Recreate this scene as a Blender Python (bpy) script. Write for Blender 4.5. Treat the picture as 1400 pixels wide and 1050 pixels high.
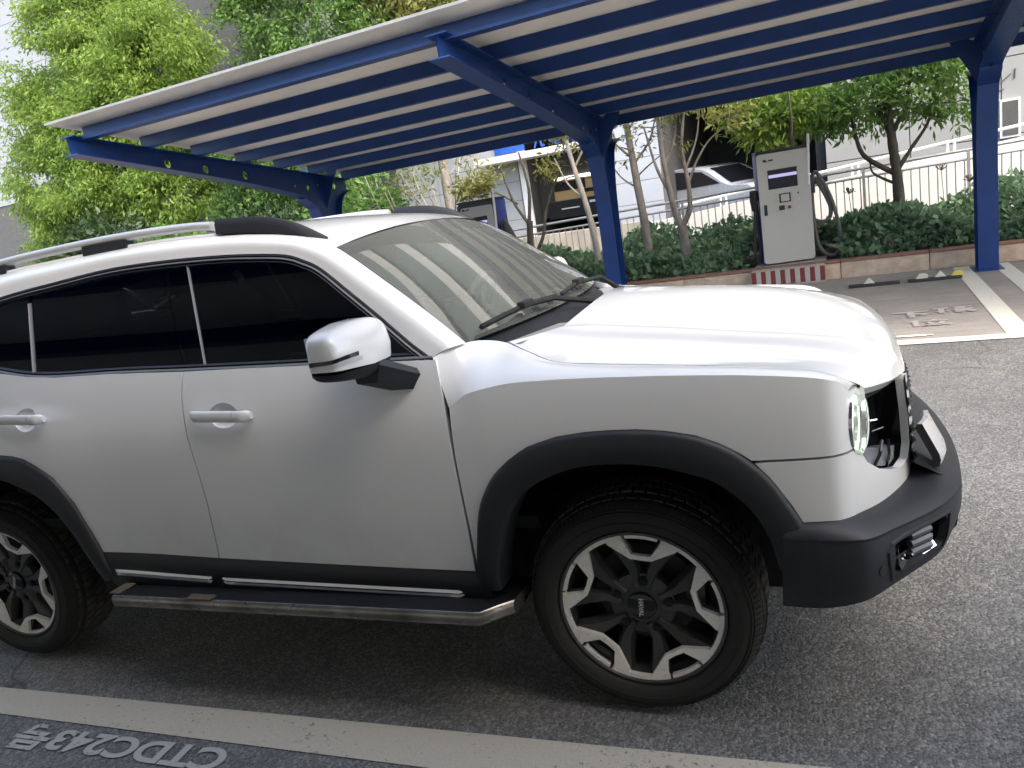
import bpy, bmesh, math, random
import numpy as np
from mathutils import Vector, Matrix
from mathutils.geometry import delaunay_2d_cdt
random.seed(7); RNG=np.random.default_rng(7)
sc=bpy.context.scene; COL=sc.collection
for o in list(bpy.data.objects): bpy.data.objects.remove(o,do_unlink=True)
# ---------------------------------------------------------------- camera
TH=-.063                                     # the bays, carport and buildings are turned by this about Z against the car
def glo(u,v,z=0.0):
    c,s=math.cos(TH),math.sin(TH); return Vector((c*u-s*v,s*u+c*v,z))
cam=bpy.data.cameras.new('camera'); cam_o=bpy.data.objects.new('camera',cam); COL.objects.link(cam_o)
cam.sensor_width=36.0; cam.lens=1045.0/1400*36.0; cam.clip_start=.05; cam.clip_end=3000
yaw,pitch,roll=-.383,-.229,-.163
_f=Vector((math.sin(yaw)*math.cos(pitch),math.cos(yaw)*math.cos(pitch),math.sin(pitch)))
_r=Vector((math.cos(yaw),-math.sin(yaw),0)); _u=_r.cross(_f)
_r2=math.cos(roll)*_r+math.sin(roll)*_u; _u2=-math.sin(roll)*_r+math.cos(roll)*_u
M=Matrix((_r2,_u2,-_f)).transposed().to_4x4(); M.translation=Vector((.523,-1.911,1.593)); cam_o.matrix_world=M
sc.camera=cam_o
# ---------------------------------------------------------------- sky, sun, exposure
SUN=(glo(.60,-.42,0)+Vector((0,0,.80))).normalized()        # towards the sun
w=bpy.data.worlds.new('World'); sc.world=w; w.use_nodes=True
nt=w.node_tree; bg=nt.nodes['Background']; sky=nt.nodes.new('ShaderNodeTexSky'); sky.sky_type='NISHITA'
sky.sun_disc=False; sky.sun_elevation=math.asin(SUN.z); sky.sun_rotation=math.atan2(SUN.x,SUN.y); sky.dust_density=3.0; sky.air_density=1.0; sky.ozone_density=.6
wb=nt.nodes.new('ShaderNodeMix'); wb.data_type='RGBA'; wb.blend_type='MULTIPLY'; wb.inputs[0].default_value=1.0; wb.inputs[7].default_value=(1.01,1.0,.955,1)   # the camera's warm white balance
nt.links.new(sky.outputs[0],wb.inputs[6]); nt.links.new(wb.outputs[2],bg.inputs[0]); bg.inputs[1].default_value=.15
sl=bpy.data.lights.new('sun','SUN'); sl.energy=.5; sl.angle=math.radians(26); sl.color=(1,.97,.92)
so=bpy.data.objects.new('sun',sl); COL.objects.link(so); so.rotation_euler=(-SUN).to_track_quat('-Z','Y').to_euler()
sc.view_settings.view_transform='Standard'; sc.view_settings.look='None'; sc.view_settings.gamma=1.0; sc.view_settings.use_curve_mapping=False
sc.view_settings.exposure=2.18
sc.render.engine='CYCLES'; sc.cycles.max_bounces=8; sc.cycles.transparent_max_bounces=12; sc.cycles.use_denoising=True
sc.cycles.sample_clamp_indirect=6
# ---------------------------------------------------------------- curves and the shape of the car body
def pchip(pts):
    xs=[p[0] for p in pts]; ys=[p[1] for p in pts]; n=len(xs)
    h=[xs[i+1]-xs[i] for i in range(n-1)]; d=[(ys[i+1]-ys[i])/h[i] for i in range(n-1)]
    m=[d[0]]+[0.0]*(n-2)+[d[-1]]
    for i in range(1,n-1):
        if d[i-1]*d[i]>0:
            w1=2*h[i]+h[i-1]; w2=h[i]+2*h[i-1]; m[i]=(w1+w2)/(w1/d[i-1]+w2/d[i])
    def f(x):
        if x<=xs[0]: return ys[0]+m[0]*(x-xs[0])
        if x>=xs[-1]: return ys[-1]+m[-1]*(x-xs[-1])
        i=0
        while x>xs[i+1]: i+=1
        t=(x-xs[i])/h[i]; t2=t*t; t3=t2*t
        return ys[i]*(2*t3-3*t2+1)+m[i]*h[i]*(t3-2*t2+t)+ys[i+1]*(-2*t3+3*t2)+m[i+1]*h[i]*(t3-t2)
    return f
def sstep(a,b,x):
    t=min(1.0,max(0.0,(x-a)/(b-a))); return t*t*(3-2*t)
def catmull(P,n=8,closed=False):
    out=[]; N=len(P)
    for i in range(N if closed else N-1):
        p0=P[(i-1)%N] if (closed or i>0) else P[0]; p1=P[i]; p2=P[(i+1)%N]; p3=P[(i+2)%N] if (closed or i+2<N) else P[-1]
        for k in range(n):
            t=k/n
            out.append(tuple(.5*((2*b)+(-a+c)*t+(2*a-5*b+4*c-d)*t*t+(-a+3*b-3*c+d)*t**3) for a,b,c,d in zip(p0,p1,p2,p3)))
    if not closed: out.append(tuple(P[-1]))
    return out
CY=.965                       # the car's centre plane; its near side lies at y about 0.03
# plan of the body side, from the doors round the front corner to the grille, as arc length s
_plan=catmull([(-4.0+.04*_k,0.) for _k in range(103)]+[(.12+.04*_k,.2096*(.02+.04*_k)**3) for _k in range(10)]+[(.525,.0176),(.568,.0285),(.601,.058),(.622,.095),(.662,.160),(.708,.245),(.759,.360),(.790,.46),(.815,.58)],10)
_ps=[0.0]
for _a,_b in zip(_plan[:-1],_plan[1:]): _ps.append(_ps[-1]+((_a[0]-_b[0])**2+(_a[1]-_b[1])**2)**.5)
_off=0.0
for _i in range(len(_plan)-1):
    if _plan[_i][0]<=0<=_plan[_i+1][0]: _off=_ps[_i]+(0-_plan[_i][0])
_px=pchip([(s-_off,p[0]) for s,p in zip(_ps,_plan)]); _py=pchip([(s-_off,p[1]) for s,p in zip(_ps,_plan)])
S_END=_ps[-1]-_off
_door=pchip([(.38,.085),(.50,.058),(.60,.050),(.70,.044),(.85,.042),(.98,.046),(1.08,.062),(1.15,.082),(1.26,.118)])
_fend=pchip([(.38,.075),(.55,.050),(.70,.042),(.90,.038),(1.02,.042),(1.10,.050),(1.26,.09)])
def side(s,z):
    w=sstep(-.50,-.36,s); b=_door(z)*(1-w)+_fend(z)*w
    q=(1-sstep(1.09,1.14,z+.30*max(0,(s+2.22))**1.6))*sstep(-1.90,-2.20,s)
    b-=.010*q
    rear=max(0.0,-3.2-s); b+=.30*rear*rear
    return (_px(s)-.05*max(0,z-.8)*sstep(.5,.7,s), b+_py(s), z)
def glassy(x,z):
    return .105+.37*(z-1.2)+.035*max(0,x+1.3)**2+.12*max(0,-2.9-x)**2
# ---------------------------------------------------------------- materials
def srgb(r,g,b): return tuple(((c/255/12.92) if c/255<=.04045 else ((c/255+.055)/1.055)**2.4) for c in (r,g,b))+(1,)
class NT:
    def __init__(s,name):
        s.m=bpy.data.materials.new(name); s.m.use_nodes=True; s.t=s.m.node_tree; s.b=s.t.nodes['Principled BSDF']; s.out=s.t.nodes['Material Output']
    def n(s,k,**kw):
        x=s.t.nodes.new(k)
        for a,b in kw.items(): setattr(x,a,b)
        return x
    def l(s,a,b): s.t.links.new(a,b)
    def coord(s,scale=(1,1,1),kind='Object'):
        tc=s.n('ShaderNodeTexCoord'); mp=s.n('ShaderNodeMapping'); mp.inputs['Scale'].default_value=scale; s.l(tc.outputs[kind],mp.inputs[0]); return mp.outputs[0]
    def noise(s,vec,scale,detail=4,rough=.55):
        x=s.n('ShaderNodeTexNoise'); x.inputs['Scale'].default_value=scale; x.inputs['Detail'].default_value=detail; x.inputs['Roughness'].default_value=rough
        if vec is not None: s.l(vec,x.inputs['Vector'])
        return x.outputs[0]
    def ramp(s,fac,stops):
        x=s.n('ShaderNodeValToRGB'); e=x.color_ramp.elements
        while len(e)>1: e.remove(e[-1])
        e[0].position=stops[0][0]; e[0].color=stops[0][1]
        for p_,c_ in stops[1:]:
            q=e.new(p_); q.color=c_
        s.l(fac,x.inputs[0]); return x.outputs[0]
    def mix(s,fac,a,b,mode='MIX'):
        x=s.n('ShaderNodeMix',data_type='RGBA',blend_type=mode)
        for i,v in ((0,fac),(6,a),(7,b)):
            if hasattr(v,'links'): s.l(v,x.inputs[i])
            else: x.inputs[i].default_value=v
        return x.outputs[2]
    def bump(s,h,strength=.3,dist=.01):
        x=s.n('ShaderNodeBump'); x.inputs['Strength'].default_value=strength; x.inputs['Distance'].default_value=dist; s.l(h,x.inputs['Height']); s.l(x.outputs[0],s.b.inputs['Normal']); return x
    def set(s,**kw):
        for k,v in kw.items():
            i=s.b.inputs[k.replace('_',' ')]
            if hasattr(v,'links'): s.l(v,i)
            else: i.default_value=v
        return s
def g(v,a=1.0): return (v,v,v,1)
def c4(r,gg,b): return (r,gg,b,1)
def scale4(c,f): return (c[0]*f,c[1]*f,c[2]*f,1)
def plain(name,col,rough=.5,metal=0.0,var=.12,scale=6.0,coat=0.0,bump=0.0,bscale=None,spec=.5):
    M=NT(name); v=M.coord(); n=M.noise(v,scale,5)
    M.set(Base_Color=M.ramp(n,[(.3,scale4(col,1-var)),(.7,scale4(col,1+var))]),Metallic=metal,Coat_Weight=coat,Specular_IOR_Level=spec)
    n2=M.noise(v,scale*3,4); M.set(Roughness=M.ramp(n2,[(.3,g(max(.02,rough*.85))),(.7,g(min(1,rough*1.15)))]))
    if bump: M.bump(M.noise(v,bscale or scale*8,5),bump,.01)
    return M.m
MAT={}
# ---------------------------------------------------------------- mesh building
class MB:
    def __init__(s): s.V=[]; s.F=[]
    def add(s,V,F):
        o=len(s.V); s.V+= [tuple(v) for v in V]; s.F+=[tuple(i+o for i in f) for f in F]; return s
    def box(s,x0,x1,y0,y1,z0,z1,bev=0.0):
        if bev<=0:
            V=[(x,y,z) for z in (z0,z1) for y in (y0,y1) for x in (x0,x1)]
            F=[(0,2,3,1),(4,5,7,6),(0,1,5,4),(2,6,7,3),(0,4,6,2),(1,3,7,5)]
            return s.add(V,F)
        bm=bmesh.new(); bmesh.ops.create_cube(bm,size=1)
        for v in bm.verts: v.co=Vector(((x0+x1)/2+v.co.x*(x1-x0),(y0+y1)/2+v.co.y*(y1-y0),(z0+z1)/2+v.co.z*(z1-z0)))
        bmesh.ops.bevel(bm,geom=bm.edges[:],offset=bev,segments=2,affect='EDGES',profile=.6)
        s.bm(bm); return s
    def bm(s,bm):
        bm.verts.index_update(); s.add([v.co[:] for v in bm.verts],[[v.index for v in f.verts] for f in bm.faces]); bm.free(); return s
    def tube(s,P,r,n=8,cap=True):
        P=[Vector(p) for p in P]; R=r if isinstance(r,(list,tuple)) else [r]*len(P)
        t=(P[1]-P[0]).normalized(); a=t.orthogonal().normalized(); V=[];F=[]
        for i,p in enumerate(P):
            if i==0: d=P[1]-P[0]
            elif i==len(P)-1: d=P[-1]-P[-2]
            else: d=P[i+1]-P[i-1]
            d.normalize(); a=(a-d*a.dot(d)).normalized(); b=d.cross(a)
            for k in range(n):
                q=2*math.pi*k/n; V.append(p+(a*math.cos(q)+b*math.sin(q))*R[i])
        for i in range(len(P)-1):
            for k in range(n):
                k2=(k+1)%n; F.append((i*n+k,i*n+k2,(i+1)*n+k2,(i+1)*n+k))
        if cap:
            F.append(tuple(range(n))[::-1]); F.append(tuple((len(P)-1)*n+k for k in range(n)))
        return s.add(V,F)
    def cyl(s,p0,p1,r,n=16,r2=None): return s.tube([p0,p1],[r,r if r2 is None else r2],n)
    def prism(s,poly,h0,h1,axis='z'):
        # closed 2D outline extruded along an axis: 'z' (x,y), 'y' (x,z), 'x' (y,z)
        def mp(a,b,h): return {'z':(a,b,h),'y':(a,h,b),'x':(h,a,b)}[axis]
        n=len(poly); V=[mp(a,b,h0) for a,b in poly]+[mp(a,b,h1) for a,b in poly]
        F=[tuple(range(n))[::-1],tuple(range(n,2*n))]+[(i,(i+1)%n,n+(i+1)%n,n+i) for i in range(n)]
        return s.add(V,F)
    def loft(s,rows,closed=False):
        n=len(rows[0]); V=[p for r in rows for p in r]; F=[]
        for i in range(len(rows)-1):
            for k in range(n if closed else n-1):
                k2=(k+1)%n; F.append((i*n+k,i*n+k2,(i+1)*n+k2,(i+1)*n+k))
        return s.add(V,F)
    def lathe(s,prof,axis='y',n=48,centre=(0,0,0)):
        # profile of (radius, along-axis)
        rows=[]
        for r,h in prof:
            row=[]
            for k in range(n):
                a=2*math.pi*k/n; p={'y':(r*math.cos(a),h,r*math.sin(a)),'z':(r*math.cos(a),r*math.sin(a),h),'x':(h,r*math.cos(a),r*math.sin(a))}[axis]
                row.append((p[0]+centre[0],p[1]+centre[1],p[2]+centre[2]))
            rows.append(row)
        return s.loft(rows,closed=True)
    def mesh(s,name,mat,smooth=40.0,recalc=True,N=None):
        me=bpy.data.meshes.new(name); me.from_pydata(s.V,[],s.F); me.validate()
        if recalc:
            bm=bmesh.new(); bm.from_mesh(me); bmesh.ops.recalc_face_normals(bm,faces=bm.faces[:]); bm.to_mesh(me); bm.free()
        if smooth:
            me.shade_smooth(); me.set_sharp_from_angle(angle=math.radians(smooth))
        else: me.shade_flat()
        if mat is not None: me.materials.append(mat)
        if N is not None: me.normals_split_custom_set_from_vertices(N)
        return me
    def obj(s,name,mat,parent=None,smooth=40.0,recalc=True,loc=(0,0,0),N=None,stuff=False,label=None):
        return link(name,s.mesh(name,mat,smooth,recalc,N),parent,loc,stuff,label)
def link(name,me,parent=None,loc=(0,0,0),stuff=False,label=None):
    o=bpy.data.objects.new(name,me); COL.objects.link(o); o.location=loc
    if parent is not None: o.parent=parent
    if stuff: o['kind']='stuff'
    if label: o['label']=label
    return o
def thing(name,label,cat,loc,rot=0.0,group=None):
    o=bpy.data.objects.new(name,None); COL.objects.link(o); o.empty_display_size=.2; o.location=loc; o.rotation_euler=(0,0,rot)
    return tag(o,label,cat,group)
def tag(o,label,cat,group=None):
    o['label']=label; o['category']=cat
    if group: o['group']=group
    return o
def structure(o): o['kind']='structure'; return o
def bthing(name,label,cat,u,v,z=0.0,group=None,turn=0.0): return thing(name,label,cat,glo(u,v,z),TH+turn,group)
def inpoly(x,y,P):
    r=False; j=len(P)-1
    for i in range(len(P)):
        xi,yi=P[i]; xj,yj=P[j]
        if (yi>y)!=(yj>y) and x<(xj-xi)*(y-yi)/(yj-yi)+xi: r=not r
        j=i
    return r
def resample(P,res):
    out=[]
    for i in range(len(P)):
        a=P[i]; b=P[(i+1)%len(P)]; d=math.hypot(b[0]-a[0],b[1]-a[1]); n=max(1,int(math.ceil(d/res)))
        for k in range(n): out.append((a[0]+(b[0]-a[0])*k/n,a[1]+(b[1]-a[1])*k/n))
    return out
def area2(P): return sum(P[i][0]*P[(i+1)%len(P)][1]-P[(i+1)%len(P)][0]*P[i][1] for i in range(len(P)))/2
def inset(P,d):
    if area2(P)<0: P=P[::-1]
    out=[]; n=len(P)
    for i in range(n):
        a=Vector(P[i-1]); b=Vector(P[i]); c=Vector(P[(i+1)%n])
        e1=(b-a); e2=(c-b)
        if e1.length<1e-7 or e2.length<1e-7: out.append(P[i]); continue
        e1.normalize(); e2.normalize(); n1=Vector((-e1.y,e1.x)); n2=Vector((-e2.y,e2.x)); m=n1+n2
        if m.length<1e-4: out.append(P[i]); continue
        m.normalize(); k=d/max(.35,m.dot(n1)); q=b+m*k; out.append((q.x,q.y))
    return out
def patch(outline,fn,res=.03,hint=(0,-1,0),lip=.022,holes=(),gap=.002,hole_lip=True):
    # a panel: the outline is in the two parameters of fn; returns V,F,N with a lip turned inwards at the rim
    P=resample(inset(outline,gap),res); H=[resample(h,res*.6) for h in holes]
    pts=list(P); edges=[(i,(i+1)%len(P)) for i in range(len(P))]
    for h in H:
        o=len(pts); pts+=h; edges+=[(o+i,o+(i+1)%len(h)) for i in range(len(h))]
    xs=[p_[0] for p_ in P]; ys=[p_[1] for p_ in P]; B=np.array(pts)
    y=min(ys)+res*.5; row=0
    while y<max(ys):
        x=min(xs)+(res*.5 if row%2 else 0)
        while x<max(xs):
            if inpoly(x,y,P) and not any(inpoly(x,y,h) for h in H) and ((B-np.array((x,y)))**2).sum(1).min()>(res*.5)**2: pts.append((x,y))
            x+=res
        y+=res*.87; row+=1
    vs,es,fs,ov,oe,of=delaunay_2d_cdt([Vector(q) for q in pts],edges,[],0,1e-7)
    F=[]
    for f in fs:
        cx=sum(vs[i].x for i in f)/3; cy=sum(vs[i].y for i in f)/3
        if inpoly(cx,cy,P) and not any(inpoly(cx,cy,h) for h in H): F.append(tuple(f))
    V=[];N=[];h=Vector(hint); e=1e-3
    for q in vs:
        p0=Vector(fn(q.x,q.y)); n=(Vector(fn(q.x+e,q.y))-Vector(fn(q.x-e,q.y))).cross(Vector(fn(q.x,q.y+e))-Vector(fn(q.x,q.y-e)))
        if n.length<1e-12: n=h.copy()
        n.normalize()
        V.append(p0); N.append(n)
    # one orientation for the whole panel, taken where it faces the hint best
    sgn=1 if sum(n.dot(h) for n in N)>=0 else -1
    N=[n*sgn for n in N]; F2=[]
    for f in F:
        n=(V[f[1]]-V[f[0]]).cross(V[f[2]]-V[f[0]])
        F2.append(f if n.dot(N[f[0]]+N[f[1]]+N[f[2]])>=0 else f[::-1])
    if lip:
        inv={}
        for i,l in enumerate(ov):
            for j in l: inv[j]=i
        off=0
        for li,loop in enumerate([P]+H):
            ids=[inv.get(off+i) for i in range(len(loop))]; off+=len(loop)
            if li>0 and not hole_lip: continue
            a=len(V)
            for i in ids:
                V.append(V[i].copy()); N.append(N[i].copy()); 
            b=len(V)
            for i in ids: V.append(V[i]-N[i]*lip); N.append(Vector((0,0,0)))
            m=len(ids)
            for k in range(m): F2.append((a+k,b+k,b+(k+1)%m,a+(k+1)%m))
            for k in range(a,b): N[k]=Vector((0,0,0))
    return V,F2,N
# ---------------------------------------------------------------- ground and painted marks
def asphalt():
    M=NT('asphalt'); v=M.coord((1,1,1)); vo=M.n('ShaderNodeTexVoronoi'); vo.inputs['Scale'].default_value=95; M.l(v,vo.inputs['Vector'])
    n1=M.noise(v,140,4,.7); n2=M.noise(v,.55,5,.6); n3=M.noise(v,7,5,.6)
    stone=M.ramp(vo.outputs['Color'],[(.12,g(.04)),(.5,g(.145)),(.9,c4(.44,.44,.43))])
    base=M.mix(.6,stone,M.ramp(n1,[(.38,g(.05)),(.62,c4(.32,.32,.31))]))
    base=M.mix(1.0,base,M.ramp(n2,[(.3,g(.72)),(.7,g(1.2))]),'MULTIPLY'); base=M.mix(.8,base,M.ramp(n3,[(.3,g(.8)),(.75,c4(1.15,1.12,1.06))]),'MULTIPLY')
    # a few hairline cracks and darker drips
    wv=M.n('ShaderNodeTexNoise'); wv.inputs['Scale'].default_value=3.0; M.l(v,wv.inputs['Vector']); ad=M.n('ShaderNodeVectorMath',operation='MULTIPLY_ADD'); M.l(wv.outputs['Color'],ad.inputs[0]); ad.inputs[1].default_value=(.35,.35,0); M.l(v,ad.inputs[2])
    ck=M.n('ShaderNodeTexVoronoi',feature='DISTANCE_TO_EDGE'); ck.inputs['Scale'].default_value=.42; M.l(ad.outputs[0],ck.inputs['Vector'])
    line=M.ramp(ck.outputs['Distance'],[(.0,g(1)),(.006,g(0))]); msk=M.ramp(M.noise(v,.9,3),[(.50,g(0)),(.62,g(.75))])
    base=M.mix(M.mix(1.0,line,msk,'MULTIPLY'),base,g(.02)); dr=M.ramp(M.noise(v,1.7,3,.5),[(.66,g(0)),(.74,g(.45))]); base=M.mix(dr,base,g(.035))
    M.set(Base_Color=base,Roughness=M.ramp(n1,[(.3,g(.62)),(.7,g(.95))]))
    h=M.n('ShaderNodeMath',operation='MULTIPLY_ADD'); M.l(vo.outputs['Distance'],h.inputs[0]); h.inputs[1].default_value=-.9; M.l(n1,h.inputs[2])
    M.bump(h.outputs[0],.65,.012); return M.m
def bayfloor():
    M=NT('bay_asphalt'); v=M.coord(); n1=M.noise(v,160,3,.7); n2=M.noise(v,.8,6,.65); n3=M.noise(M.coord((.6,5,1)),3,4)
    base=M.ramp(n1,[(.3,c4(.26,.244,.228)),(.7,c4(.43,.405,.378))])
    base=M.mix(.9,base,M.ramp(n2,[(.3,g(.7)),(.7,c4(1.25,1.18,1.12))]),'MULTIPLY'); base=M.mix(.5,base,M.ramp(n3,[(.35,g(.8)),(.7,g(1.15))]),'MULTIPLY')
    M.set(Base_Color=base,Roughness=.8); M.bump(n1,.4,.006); return M.m
def paint(name,col,wear=.45,scale=22):
    M=NT(name); v=M.coord(); n=M.noise(v,scale,6,.7); n2=M.noise(v,2.2,4); n3=M.noise(v,180,2)
    lim=M.n('ShaderNodeMath',operation='MULTIPLY_ADD'); M.l(n2,lim.inputs[0]); lim.inputs[1].default_value=.35; lim.inputs[2].default_value=wear-.25
    d=M.n('ShaderNodeMath',operation='SUBTRACT'); M.l(n,d.inputs[0]); M.l(lim.outputs[0],d.inputs[1])
    f=M.ramp(d.outputs[0],[(.0,g(0)),(.10,g(1))])
    M.set(Base_Color=M.mix(f,c4(.10,.096,.09),M.mix(n3,scale4(col,.75),scale4(col,1.1))),Roughness=.75); M.bump(n3,.35,.004); return M.m
MAT['asphalt']=asphalt(); MAT['bay']=bayfloor(); MAT['line']=paint('line_paint',c4(.80,.76,.67),.34); MAT['line2']=paint('line_paint_near',c4(.54,.495,.405),.38,60); MAT['worn']=paint('worn_paint',c4(.50,.455,.42),.42,20)
def sheet(name,P,z,mat,parent=None,label=None):
    mb=MB(); mb.add([(x,y,z) for x,y in P],[tuple(range(len(P)))]); o=mb.obj(name,mat,parent,smooth=0,recalc=False,label=label)
    if o.data.polygons[0].normal.z<0: o.data.flip_normals()
    return o
gr=structure(sheet('road',[(-160,-120),(160,-120),(160,220),(-160,220)],0,MAT['asphalt']))
def bpoly(P): return [glo(u,v).xy[:] for u,v in P]
bay=structure(sheet('parking_bays',bpoly([(-30,4.84),(30,4.84),(30,8.76),(-30,8.76)]),.004,MAT['bay']))
tag(sheet('bay_line',bpoly([(-12,4.83),(9,4.83),(9,4.99),(-12,4.99)]),.008,MAT['line']),'long white painted line along the open ends of the bays under the carport','road marking')
for i,u in enumerate((1.74,2.14)):
    o=sheet('bay_divider',bpoly([(u-.085,4.992),(u+.085,4.992),(u+.085,8.70),(u-.085,8.70)]),.008,MAT['line'])
    tag(o,['white bay divider meeting the left side of the right-hand blue column','white bay divider just right of the right-hand blue column'][i],'road marking','bay dividers under the carport')
near=tag(sheet('parking_line',[(-9,-.262),(4.5,-.212),(4.5,.012),(-9,-.195)],.004,MAT['line2']),'wide off-white painted line on dark asphalt beside the white SUV wheels','road marking')
# faint worn characters on the bay floor
def strokes(name,S,u,v,su,sv,mat,label,h=.012,turn=0.0):
    mb=MB()
    for k,(a0,b0,a1,b1,wd) in enumerate(S):
        d=Vector((a1-a0,b1-b0)); n=Vector((-d.y,d.x)).normalized()*wd/2
        q=[(a0-n.x,b0-n.y),(a1-n.x,b1-n.y),(a1+n.x,b1+n.y),(a0+n.x,b0+n.y)]
        mb.add([(a*su,b*sv,h+k*.00015) for a,b in q],[(0,1,2,3)])
    o=mb.obj(name,mat,None,smooth=0); o.location=glo(u,v); o.rotation_euler=(0,0,TH+turn); return tag(o,label,'road marking')
strokes('floor_character',[(-.5,.35,.5,.35,.2),(.0,.3,.0,-.5,.2),(.08,.05,.42,-.15,.2)],1.05,6.02,.30,.30,MAT['worn'],'faded white T-like character on the bay floor near the SUV bonnet edge')
strokes('floor_character',[(-.5,.35,-.1,.38,.2),(-.45,-.1,-.1,-.05,.2),(-.3,.38,-.3,-.4,.15),(.0,.0,.5,.1,.2),(.2,.45,.15,-.4,.25),(.25,.1,.5,-.4,.2),(.05,.4,.5,.4,.15)],1.40,6.08,.32,.30,MAT['worn'],'faded white complex character on the bay floor, farthest right of three')
strokes('floor_character',[(-.5,.2,-.25,.5,.15),(-.36,.3,-.36,-.5,.16),(-.15,.25,.5,.25,.14),(.15,.5,.15,.28,.14),(-.02,.1,.06,-.25,.14),(.36,.1,.27,-.28,.14),(-.2,-.42,.55,-.42,.16)],1.17,5.60,.30,.26,MAT['worn'],'faded white character with a person radical, nearest of three on the bay floor')
strokes('paint_patch',[(-.5,0,.35,0,.5),(.3,0,.55,.0,.25)],1.02,5.12,.26,.14,MAT['line'],'short off-white paint patch against the bay line by the SUV grille')
def text_mesh(s,size,mat,name,parent=None,extrude=0.0,weight=0.0):
    c=bpy.data.curves.new(name,'FONT'); c.body=s; c.size=size; c.extrude=extrude; c.align_x='LEFT'; c.offset=weight
    o=bpy.data.objects.new(name,c); COL.objects.link(o); dg=bpy.context.evaluated_depsgraph_get(); me=bpy.data.meshes.new_from_object(o.evaluated_get(dg)); bpy.data.objects.remove(o,do_unlink=True)
    me.materials.clear(); me.materials.append(mat); me.name=name
    o=bpy.data.objects.new(name,me); COL.objects.link(o)
    if parent: o.parent=parent
    return o
MAT['letter']=paint('letter_paint',c4(.46,.445,.40),.40,45)
t=text_mesh('CTDC243号',.128,MAT['letter'],'bay_number',weight=.004)
bb=[v.co.x for v in t.data.vertices]; k=.95/(max(bb)-min(bb))
t.scale=(k,1.05,1); t.location=(-1.325,-.262,.006); t.rotation_euler=(0,0,math.pi+.012)
t.location.y=-.268; tag(t,'off-white stencilled bay number CTDC243号 upside down on the near asphalt','road marking')
# ---------------------------------------------------------------- buildings
MAT['tile']=plain('grey_tile',c4(.33,.34,.355),.45,var=.07,scale=1.2); MAT['tile_b']=plain('white_tile',c4(.38,.395,.425),.4,var=.05,scale=1.5)
MAT['joint']=plain('joint',c4(.10,.10,.10),.9); MAT['wall_beige']=plain('beige_panel',c4(.24,.237,.225),.7,var=.07,scale=.8,bump=.05); MAT['wall_back']=plain('wall_back',c4(.16,.158,.15),.85)
MAT['ramp']=plain('ramp_wall',c4(.66,.64,.59),.8,var=.10,scale=1.5,bump=.1); MAT['ramp_old']=plain('stone_wall',c4(.40,.36,.30),.85,var=.3,scale=3.0,bump=.3)
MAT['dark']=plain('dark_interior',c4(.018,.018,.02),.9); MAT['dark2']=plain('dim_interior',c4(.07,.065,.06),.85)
MAT['metal_grey']=plain('galvanised_rail',c4(.36,.36,.36),.4,metal=.5,var=.15); MAT['pipe']=plain('white_pipe',c4(.75,.75,.74),.3,var=.06)
def emis(name,col,st):
    M=NT(name); M.set(Base_Color=scale4(col,.5),Emission_Color=col,Emission_Strength=st); return M.m
def tiles(parent,mat,u0,u1,z0,z1,v,tw,th,gap=.012,d=.03,name='tile',skip=None):
    mb=MB(); mb.box(gap/2,tw-gap/2,0,d,gap/2,th-gap/2); me=None
    nu=int(round((u1-u0)/tw)); nz=int(round((z1-z0)/th))
    for j in range(nz):
        for i in range(nu):
            if skip and skip(u0+(i+.5)*tw,z0+(j+.5)*th): continue
            if me is None: o=mb.obj(name,mat,parent,smooth=0); me=o.data
            else: o=link(name,me,parent)
            o.location=(u0+i*tw,v-d-random.random()*.006,z0+j*th)
# grey office block, its long facade behind everything
b=bthing('office_building','large grey tiled office building behind the trees with a recessed shop opening','building',0,17)
mb=MB(); mb.box(-48,-7.2,0,9,0,30); mb.box(-7.2,-4.55,0,9,3.15,30); mb.box(-4.55,-3.35,-.9,9,0,30); mb.box(-3.35,30,0,9,3.9,30); mb.box(-7.2,-4.55,5,9,0,3.15)
mb.obj('wall',MAT['joint'],b,smooth=0)
MAT['pilaster']=plain('cream_band',c4(.66,.64,.58),.7,var=.06); mb=MB(); mb.box(-9,22,-.30,0,0,.95); me=None
for i in range(6):
    if me is None: o=mb.obj('floor_band',MAT['pilaster'],b,smooth=0); me=o.data
    else: o=link('floor_band',me,b)
    o.location=(0,0,9.6+3.3*i)
mb=MB(); mb.box(-9,22,-.08,-.001,9.3,29.5); mb.obj('upper_glazing',plain('glazing',c4(.17,.19,.17),.35,var=.15),b,smooth=0)
tiles(b,MAT['tile'],-31.2,-20.4,4.4,12.0,0,1.2,.69)
tiles(b,MAT['tile'],-13.2,-7.2,3.24,9.0,0,1.2,.64)
tiles(b,MAT['tile'],-10.8,-7.2,.2,3.08,0,1.2,.48)
tiles(b,MAT['tile'],-7.2,-4.6,3.2,6.4,0,.65,.64)
tiles(b,MAT['tile_b'],-4.55,-3.35,.1,5.2,-.9,.6,.51)
tiles(b,MAT['tile'],-3.35,1.45,3.95,6.45,0,.8,.5)
mb=MB(); mb.box(-7.15,-6.95,-.10,.0,.1,3.0); mb.obj('door_post',MAT['pipe'],b,smooth=0)
mb=MB(); mb.box(-8.0,-4.6,-.95,-.031,2.60,2.76,.02); mb.obj('canopy_slab',MAT['ramp'],b,smooth=30)
mb=MB(); mb.box(-7.19,-4.56,1.2,1.25,1.05,2.6); mb.obj('partition',MAT['dark2'],b,smooth=0)
mb=MB(); mb.box(-7.19,-4.56,.02,5,3.02,3.12); mb.box(-7.19,-4.56,.05,5,.0,.05); mb.obj('shop_lining',MAT['dark2'],b,smooth=0)
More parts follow.
